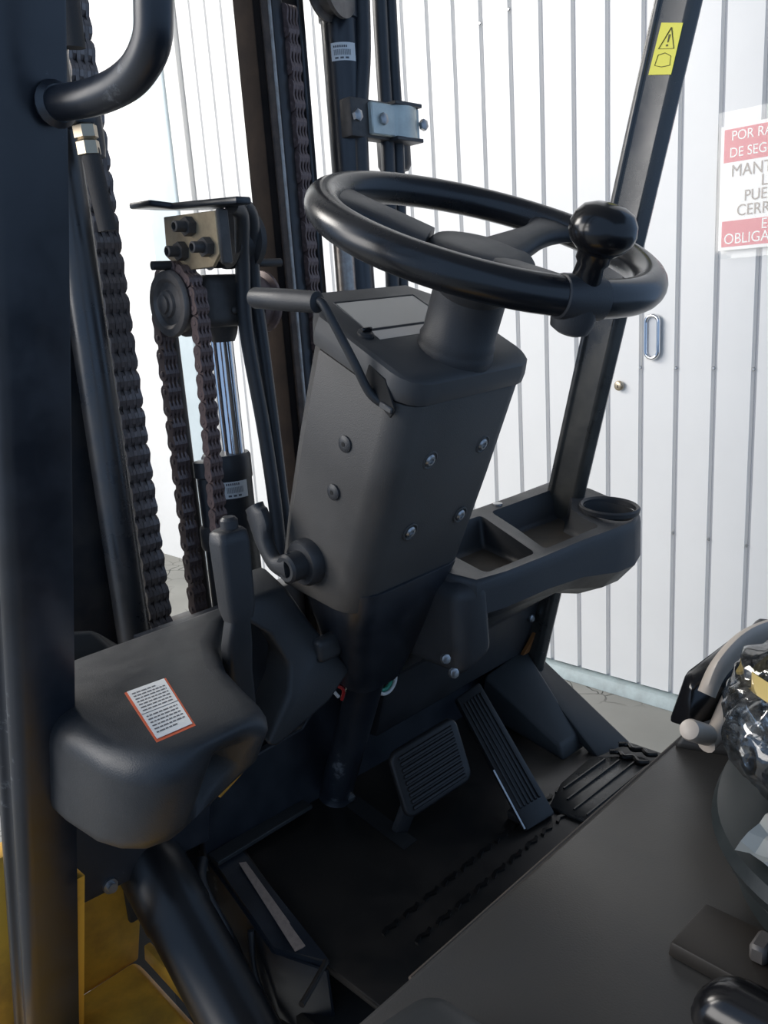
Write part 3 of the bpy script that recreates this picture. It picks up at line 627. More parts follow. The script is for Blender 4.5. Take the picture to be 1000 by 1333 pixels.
TRm = bevel(loft([low(0.16, 0.100, 0.03), low(0.06, 0.085, 0.012), low(0.0, 0.060, 0.0), low(0.0, 0.022, 0.0), ring_in(0.0, -0.014), ring_in(0.004, -0.007), ring_in(0.010, -0.002), ring_in(0.020, 0.0), ring_in(0.04, 0.0)]), 0.0, 2)
TR = link('storage_tray', TRm, M['plastic'], FK, 'moulded black tray with two pockets and a cup holder', angle=60)
# carve the pockets and the cup hole with boolean cutters that are applied and removed
def cut(o, bm, m):
    me = bpy.data.meshes.new('cutter'); bm.to_mesh(me); bm.free(); me.materials.append(m)
    c = bpy.data.objects.new('cutter', me); COL.objects.link(c)
    c.location = (0, 0, 0)
    md = o.modifiers.new('cut', 'BOOLEAN'); md.operation = 'DIFFERENCE'; md.solver = 'EXACT'; md.object = c
    bpy.context.view_layer.update()
    dg = bpy.context.evaluated_depsgraph_get()
    nm = bpy.data.meshes.new_from_object(o.evaluated_get(dg))
    o.modifiers.remove(md); o.data = nm
    bpy.data.objects.remove(c); bpy.data.meshes.remove(me)
def pocket(top, bot, off=0.008):
    n = len(top); return bevel(loft([bot, top]), off, 3, 30)
bpy.context.view_layer.update()
pk1 = pocket([(0.735, 0.572, 0.94), (0.838, 0.568, 0.94), (0.880, 0.694, 0.94), (0.745, 0.694, 0.94)], [(0.742, 0.580, 0.860), (0.838, 0.577, 0.860), (0.872, 0.682, 0.866), (0.752, 0.682, 0.866)])
pk2 = pocket([(0.852, 0.568, 0.94), (1.000, 0.564, 0.94), (1.000, 0.59, 0.94), (1.015, 0.622, 0.94), (1.05, 0.645, 0.94), (1.072, 0.694, 0.94), (0.895, 0.694, 0.94)], [(0.862, 0.577, 0.860), (0.985, 0.574, 0.860), (0.988, 0.60, 0.860), (1.005, 0.634, 0.863), (1.045, 0.655, 0.866), (1.060, 0.682, 0.866), (0.905, 0.682, 0.866)])
CUPC = (1.052, 0.592)
cupc = lathe([(0.030, 0.80), (0.034, 0.81), (0.037, 0.93)], (CUPC[0], CUPC[1], 0), (0, 0, 1), 28)
for b in (pk1, pk2, cupc): cut(TR, b, M['plastic'])
for p_ in TR.data.polygons: p_.use_smooth = True
TR.data.set_sharp_from_angle(angle=math.radians(40))
cb = lathe([(0.0370, -0.004), (0.0425, -0.003), (0.0435, 0.003), (0.041, 0.0055), (0.0375, 0.003), (0.0370, -0.004)], (CUPC[0], CUPC[1], 0.893), V((0, -0.10, 1)), 32, False)
link('cup_holder_rim', cb, M['plastic'], TR)
M['dusty'] = mat('dusty_floor', (0.05, 0.038, 0.026), 0.7, color2=(0.03, 0.025, 0.02), scale=20)
link('pocket_floor', prism([(0.752, 0.586, 0.8606), (0.834, 0.583, 0.8606), (0.864, 0.676, 0.8662), (0.760, 0.676, 0.8662)], (0, 0, 0.001)), M['dusty'], TR, 'dusty brown pocket bottom')
link('pocket_floor', prism([(0.870, 0.583, 0.8606), (0.978, 0.580, 0.8606), (0.981, 0.60, 0.8606), (0.998, 0.636, 0.8636), (1.038, 0.658, 0.8662), (1.050, 0.676, 0.8662), (0.912, 0.676, 0.8662)], (0, 0, 0.001)), M['dusty'], TR, 'dusty brown pocket bottom')
link('left_end_cap', bevel(hexa([(0.688, 0.575, 0.765), (0.735, 0.562, 0.790), (0.735, 0.700, 0.800), (0.688, 0.700, 0.775), (0.690, 0.580, 0.874), (0.730, 0.562, 0.884), (0.732, 0.69, 0.905), (0.690, 0.69, 0.897)]), 0.016, 5), M['plastic'], TR, angle=60)
link('tray_bracket', prism([(0.70, 0.595, 0.815), (0.70, 0.70, 0.83), (0.70, 0.775, 0.80), (0.70, 0.775, 0.63), (0.70, 0.745, 0.63), (0.70, 0.715, 0.725), (0.70, 0.645, 0.772)], (0.368, 0.0, 0.0), 0.006, 2), M['plastic'], TR)
link('bracket_bolt', lathe([(0.0065, 0), (0.0065, 0.004), (0.004, 0.006)], (1.035, 0.722, 0.70), (0, -1, 0), 8), M['screw'], TR)
link('screw', lathe([(0.007, 0), (0.007, 0.003), (0.004, 0.004)], (0.93, 0.700, tz(0.70)), (0, 0, 1), 12), M['screw'], TR)
for p_ in ((0.672, 0.59, 0.798), (0.668, 0.575, 0.786)):
    link('bolt', lathe([(0.006, 0), (0.006, 0.005), (0.004, 0.006)], p_, (-0.3, -1, 0.2), 8), M['screw'], TR)

# ------------------------------------------------ hood, side cover, console with levers
hd = link('hood', hexa([(0.24, -0.7, 0.56), (0.70, -0.7, 0.56), (0.70, 0.285, 0.56), (0.24, 0.285, 0.56), (0.24, -0.7, 0.80), (0.715, -0.7, 0.80), (0.70, 0.302, 0.80), (0.24, 0.306, 0.80)], 0.006, 3), M['hood'], FK, 'smooth dark seat deck')
link('edge_seal', tube([(0.30, 0.3045, 0.796), (0.69, 0.3025, 0.796)], 0.0022, 8), M['seal'], hd)
link('side_cover', bevel(hexa([(0.10, -0.6, 0.70), (0.288, -0.6, 0.70), (0.296, 0.272, 0.70), (0.12, 0.305, 0.70), (0.10, -0.6, 0.83), (0.29, -0.6, 0.83), (0.284, 0.272, 0.832), (0.12, 0.30, 0.832)]), 0.018, 4), M['slab'], FK, 'rounded dark cover at the seat deck corner')
cs = link('lever_console', bevel(loft([[(0.64, 0.300, 0.80), (0.78, 0.310, 0.74), (0.80, 0.27, 0.72), (0.66, 0.24, 0.80)],
      [(0.655, 0.285, 0.835), (0.735, 0.285, 0.835), (0.78, 0.24, 0.82), (0.67, 0.235, 0.83)],
      [(0.67, 0.268, 0.872), (0.715, 0.268, 0.872), (0.76, 0.240, 0.86), (0.68, 0.238, 0.86)],
      [(0.68, 0.258, 0.905), (0.72, 0.258, 0.91), (0.75, 0.240, 0.90), (0.69, 0.238, 0.90)]]), 0.006, 3, 25), M['hood'], FK, 'dark console rising at the far end of the deck')
lv = link('hydraulic_lever', tube([(0.640, 0.246, 0.868), (0.604, 0.246, 0.846), (0.590, 0.247, 0.845)], [0.0085, 0.0075, 0.0075], 12), M['beige'], FK, 'beige lever with a stubby round end')
link('grip', lathe([(0.005, -0.002), (0.0078, 0.0), (0.0085, 0.003), (0.0085, 0.036), (0.0075, 0.0395), (0.004, 0.041)], (0.592, 0.247, 0.852), V((-0.040, 0.0, 0.0235)), 20), M['beige'], lv)
bl2 = spline([(0.590, 0.248, 0.888), (0.602, 0.244, 0.906), (0.625, 0.236, 0.920), (0.655, 0.226, 0.922), (0.70, 0.21, 0.918)], 6)
rings = []
for i, p in enumerate(bl2):
    t = (bl2[min(i+1, len(bl2)-1)]-bl2[max(i-1, 0)]).normalized(); s_ = V((0.5, 0.3, -0.8)); s_ = (s_-t*s_.dot(t)).normalized(); n_ = t.cross(s_)
    hw = 0.008+0.010*min(1, i/6)
    rings.append([p + s_*hw*math.cos(a) + n_*0.007*math.sin(a) for a in [2*math.pi*q/14 for q in range(14)]])
lv2 = link('hydraulic_lever', loft(rings), M['beige'], FK, 'beige curved lever blade with a small hole')
link('pin_hole', lathe([(0.003, 0), (0.003, 0.002)], (0.603, 0.238, 0.8925), V((-0.55, -0.55, 0.25)), 10), M['hole'], lv2)
link('lever_boot', bevel(hexa([(0.590, 0.262, 0.852), (0.66, 0.245, 0.845), (0.68, 0.28, 0.84), (0.61, 0.29, 0.84), (0.606, 0.268, 0.884), (0.66, 0.248, 0.895), (0.69, 0.27, 0.898), (0.622, 0.28, 0.888)]), 0.006, 2), M['gloss'], FK, 'black boot behind the beige levers')

# ------------------------------------------------ chassis, tilt cylinder, tyre
ch = link('chassis_side', prism([(0.16, 0.85, 0.44), (0.372, 0.85, 0.44), (0.405, 0.85, 0.60), (0.30, 0.85, 0.66), (0.16, 0.85, 0.66)], (0, 0.03, 0), 0.003, 2), M['yellow'], FK, 'worn yellow chassis wall')
link('fender', hexa([(0.14, 0.30, 0.40), (0.362, 0.30, 0.40), (0.378, 0.85, 0.42), (0.14, 0.85, 0.42), (0.14, 0.30, 0.442), (0.345, 0.30, 0.442), (0.365, 0.85, 0.446), (0.14, 0.85, 0.446)], 0.008, 3), M['yellow'], ch, 'rust stained yellow step')
link('edge_strip', hexa([(0.352, 0.40, 0.44), (0.366, 0.40, 0.44), (0.388, 0.84, 0.444), (0.374, 0.84, 0.444), (0.354, 0.40, 0.46), (0.363, 0.40, 0.46), (0.385, 0.84, 0.464), (0.376, 0.84, 0.464)], 0.002, 2), M['yellow'], ch)
link('corner_post', hexa([(0.266, 0.792+0.103, 0.15), (0.274, 0.792+0.103, 0.15), (0.274, 0.792+0.12, 0.15), (0.266, 0.792+0.12, 0.15), (0.266, 0.782-0.066, 0.685), (0.274, 0.782-0.066, 0.685), (0.274, 0.782-0.05, 0.685), (0.266, 0.782-0.05, 0.685)]), M['yellow'], ch, 'thin yellow edge')
link('rubber_pad', bevel(hexa([(0.365, 0.84, 0.50), (0.40, 0.84, 0.50), (0.40, 0.85, 0.50), (0.365, 0.85, 0.50), (0.365, 0.84, 0.58), (0.40, 0.84, 0.58), (0.40, 0.85, 0.58), (0.365, 0.85, 0.58)]), 0.004, 2), M['slab'], ch)
ta, tb = V((0.388, 0.85, 0.618)), V((0.366, 0.50, 0.385))
tl_len = (tb-ta).length
tc_ = link('tilt_cylinder', lathe([(0.030, -0.02), (0.036, 0.0), (0.0385, 0.004), (0.0385, 0.120), (0.0365, 0.125), (0.0365, 0.295), (0.0385, 0.30), (0.0385, 0.325), (0.030, 0.335), (0.030, tl_len)], ta, tb-ta, 36), M['cyl_gloss'], FK, 'glossy black tilt cylinder')
link('mount_ear', box((0.40, 0.83, 0.63), (0.06, 0.05, 0.07), 0.012, 3), M['paint'], tc_)
link('hydraulic_hose', tube([(0.447, 0.80, 0.56), (0.425, 0.77, 0.55), (0.425, 0.72, 0.50), (0.43, 0.70, 0.44), (0.44, 0.66, 0.38)], 0.008, 12, 6), M['rubber'], tc_)
link('hydraulic_hose', tube([(0.44, 0.70, 0.52), (0.432, 0.69, 0.47), (0.435, 0.66, 0.42), (0.45, 0.62, 0.36)], 0.004, 10, 6), M['rubber'], tc_)
link('underframe', box((0.62, 0.64, 0.36), (0.34, 0.30, 0.16), 0.01, 2), M['hole'], FK, 'dark frame under the floor')
ty = link('front_tyre', lathe([(0.14, -0.075), (0.24, -0.085), (0.262, -0.07), (0.266, 0.0), (0.262, 0.07), (0.24, 0.085), (0.14, 0.075)], (0.20, 1.16, 0.265), (1, 0, 0), 36), M['tyre'], FK)
link('wheel_disc', lathe([(0.14, -0.05), (0.06, -0.05), (0.05, -0.07), (0.01, -0.07)], (0.20, 1.16, 0.265), (1, 0, 0), 28), M['yellow'], ty)
link('front_cowl', hexa([(0.25, 0.84, 0.70), (0.50, 0.84, 0.70), (0.50, 0.93, 0.70), (0.25, 0.93, 0.70), (0.25, 0.85, 0.905), (0.385, 0.86, 0.87), (0.45, 0.92, 0.81), (0.25, 0.92, 0.90)], 0.008, 3), M['slab'], FK, 'dark front cowl behind the cover')

# ------------------------------------------------------------------ the mast (bolted on, tilts by itself)
MA = thing('forklift_mast', (0.70, 1.02, 0.05), 'greasy steel lifting mast with chains and hoses before the white wall', 'mast')
def vbar(name, x0, x1, y0, y1, z0, z1, m, label=None, bev=0.003):
    return link(name, box(((x0+x1)/2, (y0+y1)/2, (z0+z1)/2), (x1-x0, y1-y0, z1-z0), bev, 2), m, MA, label)
Z0, Z1 = 0.12, 2.25
ul = vbar('mast_upright', 0.395, 0.485, 1.0, 1.09, Z0, Z1, M['mast'], 'outer left channel')
link('flange', box((0.498, 1.01, 1.18), (0.034, 0.018, 2.1), 0.004, 2), M['mast'], ul)
link('polished_track', box((0.5125, 0.998, 1.18), (0.006, 0.010, 2.1), 0.002, 1), M['mast'], ul)
ur = vbar('mast_upright', 0.812, 0.836, 1.0, 1.045, Z0, Z1, M['mast_dull'], 'right channel with a rusty edge')
link('rusty_edge', box((0.831, 0.999, 1.18), (0.012, 0.006, 2.1), 0.002, 1), M['rust'], ur, 'rust coloured edge')
link('polished_track', box((0.8405, 1.000, 1.18), (0.007, 0.008, 2.1), 0.002, 1), M['bare'], ur, 'bright rubbed track')
link('inner_web', box((0.858, 1.01, 1.18), (0.022, 0.02, 2.1), 0.006, 3), M['mast'], ur)
uo = vbar('mast_upright', 0.885, 0.935, 1.03, 1.09, Z0, Z1, M['mast'], 'inner right channel')
link('highlight_edge', box((0.921, 1.028, 1.3), (0.006, 0.006, 1.9), 0.002, 1), M['paint'], uo)  # thin bar standing in for a bluish highlight line
vbar('cross_member', 0.40, 1.05, 1.01, 1.05, 0.70, 0.775, M['mast'], 'cross beam low between the channels')
vbar('cross_member', 0.55, 0.70, 0.99, 1.01, 0.60, 0.735, M['mast'], 'lower tie beam')

# chains: each is a row of pins with leaf links
def peanut(p, d, t, xs):
    out = []; n = 6; r = d/2
    for a in range(n+1):
        t_ = math.radians(0 + 180*a/n); out.append((r*math.cos(t_), p/2 + r*math.sin(t_)))
    out.append((-r*0.72, 0))
    for a in range(n+1):
        t_ = math.radians(180+180*a/n); out.append((r*math.cos(t_), -p/2 + r*math.sin(t_)))
    out.append((r*0.72, 0))
    return merge(*[prism([(x-t/2, y, z) for y, z in out], (t, 0, 0)) for x in xs])
link_mesh = {}
def chain(path, p, d, wd, m, label, parent=None):
    key = (p, d, wd, m)
    if key not in link_mesh:
        t = wd/7.5
        pair = []
        for xs in ([-wd*0.43, -wd*0.14, wd*0.14, wd*0.43], [-wd*0.29, 0, wd*0.29]):
            b = peanut(p, d, t, xs); me = bpy.data.meshes.new('chain_link'); b.to_mesh(me); b.free(); me.materials.append(M[m]); pair.append(me)
        link_mesh[key] = pair
    pts = []; acc = 0; P_ = [V(q) for q in path]
    pins = bmesh.new(); seq = []
    pos = P_[0].copy(); i = 0; rem = 0.0
    while i < len(P_)-1:
        seg_ = P_[i+1]-P_[i]; L_ = seg_.length; s_ = rem
        while s_ < L_:
            seq.append((P_[i]+seg_*(s_/L_))); s_ += p
        rem = s_-L_; i += 1
    pl = [lathe([(d*0.17, -wd*0.54), (d*0.2, -wd*0.52), (d*0.2, wd*0.52), (d*0.17, wd*0.54)], q_, (1, 0, 0), 8) for q_ in seq]
    o = link('lift_chain', merge(*pl), M[m], parent or MA, label)
    for k in range(len(seq)-1):
        a, b = seq[k], seq[k+1]; dr = (b-a)
        l = bpy.data.objects.new('chain_link', link_mesh[key][k % 2]); COL.objects.link(l)
        place(l, (a+b)/2, o); l.rotation_euler = (-math.atan2(dr.y, dr.z), 0, 0)
    return o
chain([(0.548, 1.012, 0.66), (0.548, 1.012, 1.80)], 0.0245, 0.027, 0.034, 'chain', 'wide leaf chain beside the left channel')
link('lift_cylinder', lathe([(0.022, 0.45), (0.022, 1.75)], (0.490, 0.972, 0), (0, 0, 1), 28), M['mast_gloss'], MA, 'long dark side cylinder by the left channel')
vbar('chain_backing', 0.530, 0.566, 1.034, 1.042, 0.6, 1.8, M['mast'], 'dark strip behind the wide chain')
# sheave and its two chain runs
SCy, SCz, SX = 0.937, 1.218, 0.586
arc = [V((SX+0.012, SCy+0.044*math.cos(a), SCz+0.044*math.sin(a))) for a in [math.radians(d) for d in range(0, 181, 15)]]
chain([V((SX+0.012, 0.985, 0.66))]+arc[:3], 0.0235, 0.019, 0.020, 'dark_chain', 'dark chain hanging in front of the sheave')
chain(arc[2:]+[V((SX+0.010, 0.908, 0.86))], 0.0175, 0.016, 0.019, 'chain_rust', 'reddish chain running over the sheave and down')
link('chain_anchor', box((SX+0.010, 0.908, 0.82), (0.014, 0.012, 0.09), 0.003, 2), M['yoke'], MA)
sh = link('chain_sheave', lathe([(0.010, -0.004), (0.016, -0.002), (0.017, 0.002), (0.026, 0.004), (0.031, 0.0), (0.0395, 0.0), (0.0415, 0.003), (0.0415, 0.006), (0.036, 0.010), (0.036, 0.020), (0.042, 0.024), (0.042, 0.028), (0.02, 0.030)], (SX-0.006, SCy, SCz), (1, 0, 0), 36), M['sheave'], MA, 'round chain wheel with a worn rim')
link('axle_end', lathe([(0.0115, 0), (0.0115, 0.004), (0.006, 0.006)], (SX-0.009, SCy, SCz), (-1, 0, 0), 18), M['sheave'], sh)
yk = link('yoke_block', box((0.662, SCy+0.002, 1.218), (0.088, 0.062, 0.066), 0.012, 4), M['yoke'], MA, 'cast block between the chain wheels')
link('far_sheave', lathe([(0.030, 0), (0.040, 0.002), (0.041, 0.010), (0.034, 0.013), (0.034, 0.022), (0.041, 0.026), (0.041, 0.030)], (0.702, SCy, SCz-0.004), (1, 0, 0), 28), M['chain_rust'], yk)
link('grease_nipple', lathe([(0.005, 0), (0.005, 0.003), (0.0025, 0.006)], (0.660, SCy-0.029, 1.205), (0, -1, 0), 10), M['yoke'], yk)
link('retaining_pin', tube([(0.565, 0.935, 1.264), (0.75, 0.915, 1.264)], 0.0055, 12), M['mast'], yk)
link('pin_clip', lathe([(0.006, 0), (0.006, 0.006)], (0.640, 0.922, 1.262), (-0.6, -0.8, 0), 10), M['bare'], yk)
# piston rod and cylinder
cy_ = link('lift_cylinder', lathe([(0.033, 0.25), (0.033, 0.975), (0.0345, 0.977), (0.0345, 1.008), (0.032, 1.012), (0.020, 1.013)], (0.668, 0.975, 0), (0, 0, 1), 32), M['gloss'], MA, 'black lift cylinder with a barcode label')
cy_.data.materials[0] = M['rubber']
link('piston_rod', lathe([(0.0155, 1.0), (0.0155, 1.19)], (0.673, 0.962, 0), (0, 0, 1), 28), M['chrome'], cy_, 'chromed rod')
link('rod_neck', lathe([(0.0155, 1.165), (0.020, 1.175), (0.024, 1.195)], (0.673, 0.958, 0), (0, 0, 1), 24), M['yoke'], cy_)
def cyl_label(cx, cy, r, a0, a1, z0, z1, par, name='barcode_label'):
    n = 8; A = [math.radians(a0+(a1-a0)*i/n) for i in range(n+1)]
    def strip(z0, z1, rr, A):
        b = bmesh.new(); g = [[b.verts.new((cx+rr*math.cos(a), cy+rr*math.sin(a), z)) for z in (z0, z1)] for a in A]
        for i in range(len(A)-1): b.faces.new((g[i][0], g[i+1][0], g[i+1][1], g[i][1]))
        return b
    o = link(name, strip(z0, z1, r+0.0006, A), M['label'], par, 'white barcode label')
    h = z1-z0; sub = lambda f0, f1: [math.radians(a0+(a1-a0)*(f0+(f1-f0)*i/6)) for i in range(7)]
    bars = [strip(z0+h*0.30, z0+h*0.62, r+0.0010, sub(f, f+0.018)) for f in [0.12+0.045*k for k in range(15)]]
    bars += [strip(z0+h*0.72, z0+h*0.84, r+0.0010, sub(0.1+0.08*k, 0.1+0.08*k+0.05)) for k in range(7)]
    bars += [strip(z0+h*0.10, z0+h*0.20, r+0.0010, sub(0.15+0.2*k, 0.15+0.2*k+0.13)) for k in range(3)]
    link('barcode', merge(*bars), M['ink'], o)
cyl_label(0.668, 0.975, 0.033, 222, 282, 0.952, 0.978, cy_)
link('guide_tube', lathe([(0.014, 0.35), (0.014, 0.985), (0.017, 0.987), (0.017, 1.008), (0.012, 1.009)], (0.626, 0.965, 0), (0, 0, 1), 20), M['mast'], MA, 'thin tube beside the lift cylinder')
link('guide_tube', lathe([(0.0085, 0.5), (0.0085, 1.25)], (0.640, 1.03, 0), (0, 0, 1), 16), M['mast'], MA, 'slim upright pipe behind the chains')
link('pipe_bracket', box((0.635, 0.965, 0.90), (0.05, 0.03, 0.04), 0.008, 2), M['yoke'], MA)
# bracket over the block
br = link('hose_bracket', prism([(0.600, 0.952, 1.323), (0.600, 0.842, 1.318), (0.600, 0.842, 1.270), (0.600, 0.858, 1.256), (0.600, 0.925, 1.256), (0.600, 0.956, 1.275)], (0.005, 0, 0), 0.001, 1), M['tan'], MA, 'tan bracket plate with three bolts')
link('return_flange', box((0.608, 0.840, 1.289), (0.016, 0.005, 0.062), 0.002, 1), M['yoke'], br)
tp = link('top_plate', bevel(prism([(0.585, 1.005, 1.338), (0.585, 0.955, 1.336), (0.600, 0.93, 1.330), (0.600, 0.800, 1.320), (0.622, 0.80, 1.320), (0.66, 0.93, 1.330), (0.64, 1.005, 1.338)], (0, 0, 0.008)), 0.0025, 2, 25), M['paint'], br, 'black top plate')
for y, z in ((0.893, 1.3055), (0.915, 1.279), (0.861, 1.279)):
    st_ = link('stud', lathe([(0.0065, 0.0), (0.0065, 0.026), (0.0045, 0.027), (0.0045, 0.020)], (0.602, y, z), (-1, 0, 0), 16), M['yoke'], br)
    link('nut', lathe([(0.0115, 0.0), (0.0115, 0.010)], (0.600, y, z), (-1, 0, 0), 6), M['yoke'], st_)
link('hose_roller', lathe([(0.012, -0.02), (0.036, -0.018), (0.036, -0.010), (0.029, -0.006), (0.029, 0.010), (0.036, 0.014), (0.036, 0.022), (0.012, 0.024)], (0.672, 0.905, 1.292), (1, 0, 0), 30), M['plastic'], br)
# hoses from the bracket down to the deck
def hose(pts, r, m='rubber', label=None, n=6): return link('hydraulic_hose', tube(pts, r, 12, n), M[m], MA, label)
hose([(0.632, 0.852, 1.325), (0.652, 0.862, 1.315), (0.664, 0.885, 1.265), (0.670, 0.90, 1.18), (0.682, 0.90, 1.05), (0.684, 0.895, 0.95), (0.682, 0.89, 0.85)], 0.0095, 'rubber', 'hose beside the lift cylinder, curving off the bracket')
hose([(0.655, 0.862, 1.330), (0.675, 0.872, 1.312), (0.690, 0.90, 1.25), (0.698, 0.905, 1.15), (0.703, 0.905, 1.02), (0.702, 0.90, 0.93), (0.700, 0.89, 0.85)], 0.0095, 'rubber', 'second hose running down next to the bracket hose')
# hose with fittings near the left pillar
hf = hose([(0.500, 0.93, 1.75), (0.506, 0.94, 1.60), (0.510, 0.95, 1.50)], 0.014, 'hose_cloth', 'dusty sleeved hose by the left pillar')
link('hose_end', lathe([(0.013, 0.0), (0.0145, 0.004), (0.0145, 0.05), (0.013, 0.06)], (0.500, 0.92, 1.44), (0.0, 0.0, -1), 14), M['mast'], hf)
h2 = hose([(0.486, 0.90, 1.385), (0.490, 0.90, 1.34), (0.494, 0.90, 1.30)], 0.0105, 'hose_cloth', 'short sleeved hose under the brass fitting')
link('fitting', lathe([(0.0095, 0.0), (0.0125, 0.001), (0.0125, 0.014), (0.010, 0.016), (0.013, 0.018), (0.013, 0.03), (0.0095, 0.032)], (0.485, 0.90, 1.378), (-0.05, 0, 1), 6), M['brass'], h2, 'brass fitting')
link('hose_anchor', bevel(hexa([(0.43, 0.89, 1.408), (0.495, 0.89, 1.408), (0.495, 0.93, 1.408), (0.43, 0.93, 1.408), (0.43, 0.89, 1.432), (0.495, 0.89, 1.436), (0.495, 0.93, 1.436), (0.43, 0.93, 1.432)]), 0.006, 2), M['paint'], MA, 'black block holding the brass fitting')
# right-hand cylinder, hose pair, clamp, sheave
c2 = link('lift_cylinder', lathe([(0.028, 0.5), (0.028, 1.62), (0.031, 1.622), (0.031, 1.66), (0.02, 1.665)], (0.985, 1.01, 0), (0, 0, 1), 28), M['paint'], MA, 'side lift cylinder with a white label')
cyl_label(0.985, 1.01, 0.028, 195, 275, 1.560, 1.585, c2)
link('side_rod', lathe([(0.016, 0.6), (0.016, 1.30)], (0.950, 1.0, 0), (0, 0, 1), 20), M['bare'], c2)
chain([(0.876, 1.0, 1.0), (0.876, 1.0, 1.62)], 0.0245, 0.020, 0.020, 'chain_rust', 'leaf chain inside the right channel')
hose([(1.015, 0.985, 1.70), (1.008, 0.985, 1.58), (0.990, 0.985, 1.47), (0.985, 0.985, 1.30)], 0.0125, 'rubber', 'flat dark hose crossing the side cylinder')
hose([(1.060, 0.99, 1.80), (1.056, 0.99, 1.6), (1.050, 0.985, 1.45), (1.040, 0.985, 1.2)], 0.0115, 'rubber', 'left hose of the clamped pair')
hose([(1.083, 0.99, 1.80), (1.080, 0.99, 1.6), (1.074, 0.985, 1.45), (1.064, 0.985, 1.2)], 0.0105, 'rubber', 'right hose of the clamped pair')
cl = link('hose_clamp', bevel(hexa([(0.995, 0.962, 1.455), (1.105, 0.962, 1.455), (1.105, 0.972, 1.455), (0.995, 0.972, 1.455), (0.995, 0.962, 1.502), (1.105, 0.962, 1.502), (1.105, 0.972, 1.502), (0.995, 0.972, 1.502)]), 0.002, 1), M['zinc'], MA, 'zinc hose clamp with bolts')
link('clamp_crown', loft([[(1.072+0.030*math.cos(a), 0.968-0.013*math.sin(a), z) for a in [math.pi*k/8 for k in range(9)]] + [(1.042, 0.972, z), (1.102, 0.972, z)][::1] for z in (1.455, 1.502)]), M['zinc'], cl)
link('clamp_back', box((1.02, 0.985, 1.479), (0.12, 0.026, 0.056), 0.003, 2), M['yoke'], cl)
link('clamp_edge', box((1.074, 0.970, 1.5045), (0.062, 0.03, 0.006), 0.001, 1), M['rubber'], cl)
link('clamp_edge', box((1.074, 0.970, 1.4525), (0.062, 0.03, 0.006), 0.001, 1), M['rubber'], cl)
for x in (1.018, 1.112, 0.962):
    link('bolt', lathe([(0.009, 0.0), (0.009, 0.006), (0.005, 0.008)], (x, 0.963, 1.478), (0, -1, 0), 6), M['screw'], cl)
link('guide_roller', lathe([(0.01, -0.038), (0.024, -0.036), (0.0285, -0.028), (0.0285, 0.028), (0.024, 0.036), (0.01, 0.038)], (1.118, 1.035, 1.455), (0, 0, 1), 24), M['plastic'], MA, 'dark roller behind the clamp')
rl = link('chain_pulley', lathe([(0.03, -0.016), (0.052, -0.014), (0.055, -0.012), (0.055, -0.008), (0.046, -0.004), (0.046, 0.010), (0.055, 0.014), (0.055, 0.020), (0.03, 0.022)], (0.945, 0.985, 1.665), (0.35, -1, 0), 36), M['sheave'], MA, 'large chain pulley at the mast top')

# ------------------------------------------------------------------ seat and the bag of wrapped fittings
ST_ = thing('driver_seat', (0.68, 0.0, 0.80), 'dark vinyl driver seat with a rounded corner on the seat deck', 'seat')
def super_ring(z, g, n=96, cx=0.70, cy=-0.075, hx=0.303, hy=0.294):
    out = []
    for k in range(n):
        a = 2*math.pi*k/n; c_, s_ = math.cos(a), math.sin(a)
        out.append((cx+(hx+g)*math.copysign(abs(c_)**0.5, c_), cy+(hy+g)*math.copysign(abs(s_)**0.5, s_), z))
    return out
link('cushion', loft([super_ring(0.845, -0.02), super_ring(0.850, -0.004), super_ring(0.860, 0.0), super_ring(0.868, -0.003), super_ring(0.872, -0.012), super_ring(0.872, -0.05), super_ring(0.871, -0.2)]), M['seat'], ST_)
link('seat_pan', loft([super_ring(0.815, -0.035), super_ring(0.822, -0.014), super_ring(0.838, -0.012), super_ring(0.846, -0.022)]), M['seat'], ST_)
rail = link('slide_rail', bevel(hexa([(0.385, -0.35, 0.8006), (0.45, -0.35, 0.8006), (0.458, 0.191, 0.8006), (0.412, 0.193, 0.8006), (0.385, -0.35, 0.812), (0.45, -0.35, 0.812), (0.458, 0.189, 0.812), (0.412, 0.191, 0.812)]), 0.002, 2), M['plate'], ST_, 'black slide rail')
link('adjuster_catch', box((0.435, 0.145, 0.818), (0.018, 0.010, 0.012), 0.002, 1), M['yoke'], rail)
link('adjuster_housing', bevel(hexa([(0.345, -0.35, 0.8006), (0.405, -0.35, 0.8006), (0.405, 0.162, 0.8006), (0.362, 0.168, 0.8006), (0.35, -0.35, 0.838), (0.40, -0.35, 0.838), (0.398, 0.152, 0.834), (0.366, 0.156, 0.832)]), 0.016, 5), M['gloss'], ST_, 'shiny rounded housing')

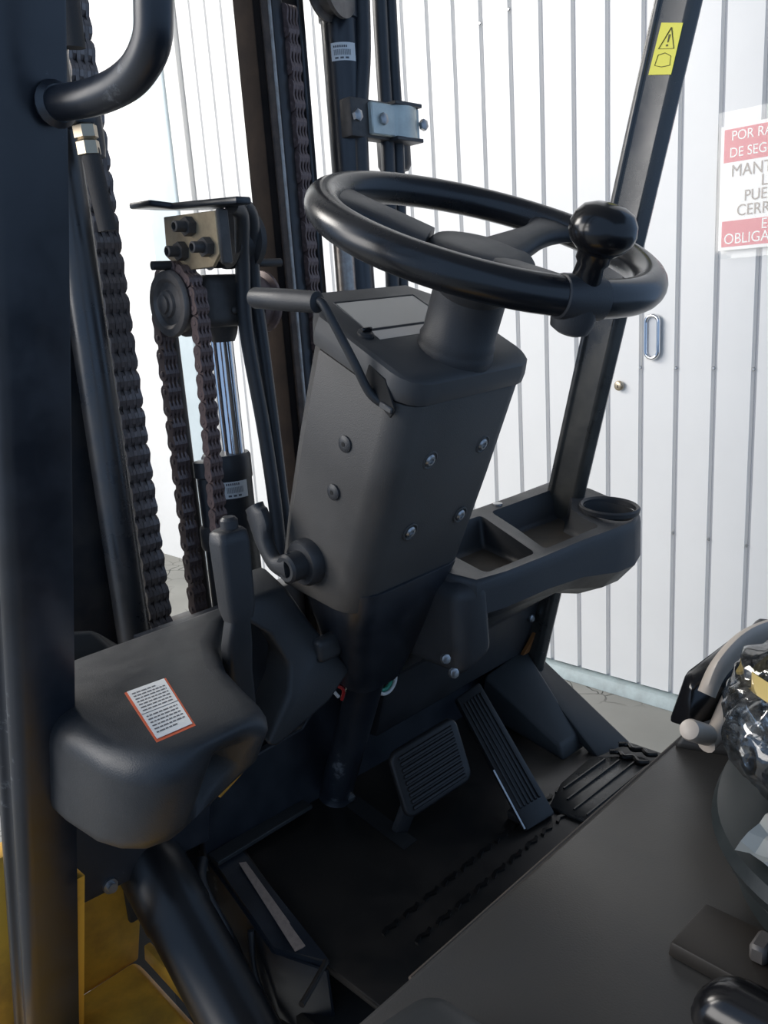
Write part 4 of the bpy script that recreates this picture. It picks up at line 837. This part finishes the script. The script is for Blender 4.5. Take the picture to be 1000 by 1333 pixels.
# clear bag: crumpled shell, with the dark fitting it wraps
BG = thing('plastic_bag', (0.50, 0.15, 0.872), 'clear crumpled plastic bag wrapping dark levers on the driver seat', 'bag')
from mathutils import noise
def blob(c, r, sub, amp, sc, seed):
    b = bmesh.new()
    bmesh.ops.create_icosphere(b, subdivisions=sub, radius=1.0)
    for v_ in b.verts:
        d = v_.co.normalized(); p = V((d.x*r[0], d.y*r[1], d.z*r[2]))
        q_ = V((d.x*sc*1.5, d.y*sc*1.5, d.z*sc*0.7)) + V((seed, 0, 0))
        f1 = 1-2*abs(noise.noise(q_)); f2 = 1-2*abs(noise.noise(q_*2.3+V((0, seed, 0)))); f3 = noise.noise(q_*0.6)
        v_.co = V(c) + p*(1+amp*(0.5*f1+0.3*f2+0.9*f3-0.35))
    return b
bag = link('film', blob((0.519, 0.141, 0.9255), (0.064, 0.060, 0.051), 5, 0.20, 1.7, 3.3), M['film'], BG, 'clear film', angle=50)
link('film', blob((0.519, 0.141, 0.9255), (0.056, 0.050, 0.042), 5, 0.30, 2.2, 8.1), M['film'], BG, 'inner fold of clear film', angle=50)
link('wrapped_fitting', blob((0.532, 0.138, 0.921), (0.040, 0.036, 0.034), 4, 0.15, 1.2, 1.2), M['gloss'], BG, 'dark fitting inside the bag', angle=60)
link('wrapped_fitting', tube([(0.503, 0.158, 0.945), (0.533, 0.144, 0.935), (0.563, 0.12, 0.94)], 0.009, 12, 5), M['seat'], BG)
link('tape', loft([[(0.514+0.042*math.cos(a), 0.148+0.036*math.sin(a), 0.956+z+0.004*math.sin(3*a)) for a in [2*math.pi*k/24 for k in range(24)]] for z in (-0.006, 0.007)], True, False), M['tape'], BG, 'band of yellow tape')
fb_ = bmesh.new(); random.seed(5)
gg = [[fb_.verts.new((0.428+0.012*i+random.uniform(-.002, .002), 0.160-0.008*j+random.uniform(-.002, .002), 0.875+random.uniform(0, .007))) for j in range(6)] for i in range(6)]
for i in range(5):
    for j in range(5): fb_.faces.new((gg[i][j], gg[i+1][j], gg[i+1][j+1], gg[i][j+1]))
link('loose_flap', fb_, mat('milky_film', (0.55, 0.55, 0.50), 0.2), BG, 'milky loose flap of the bag', angle=5)
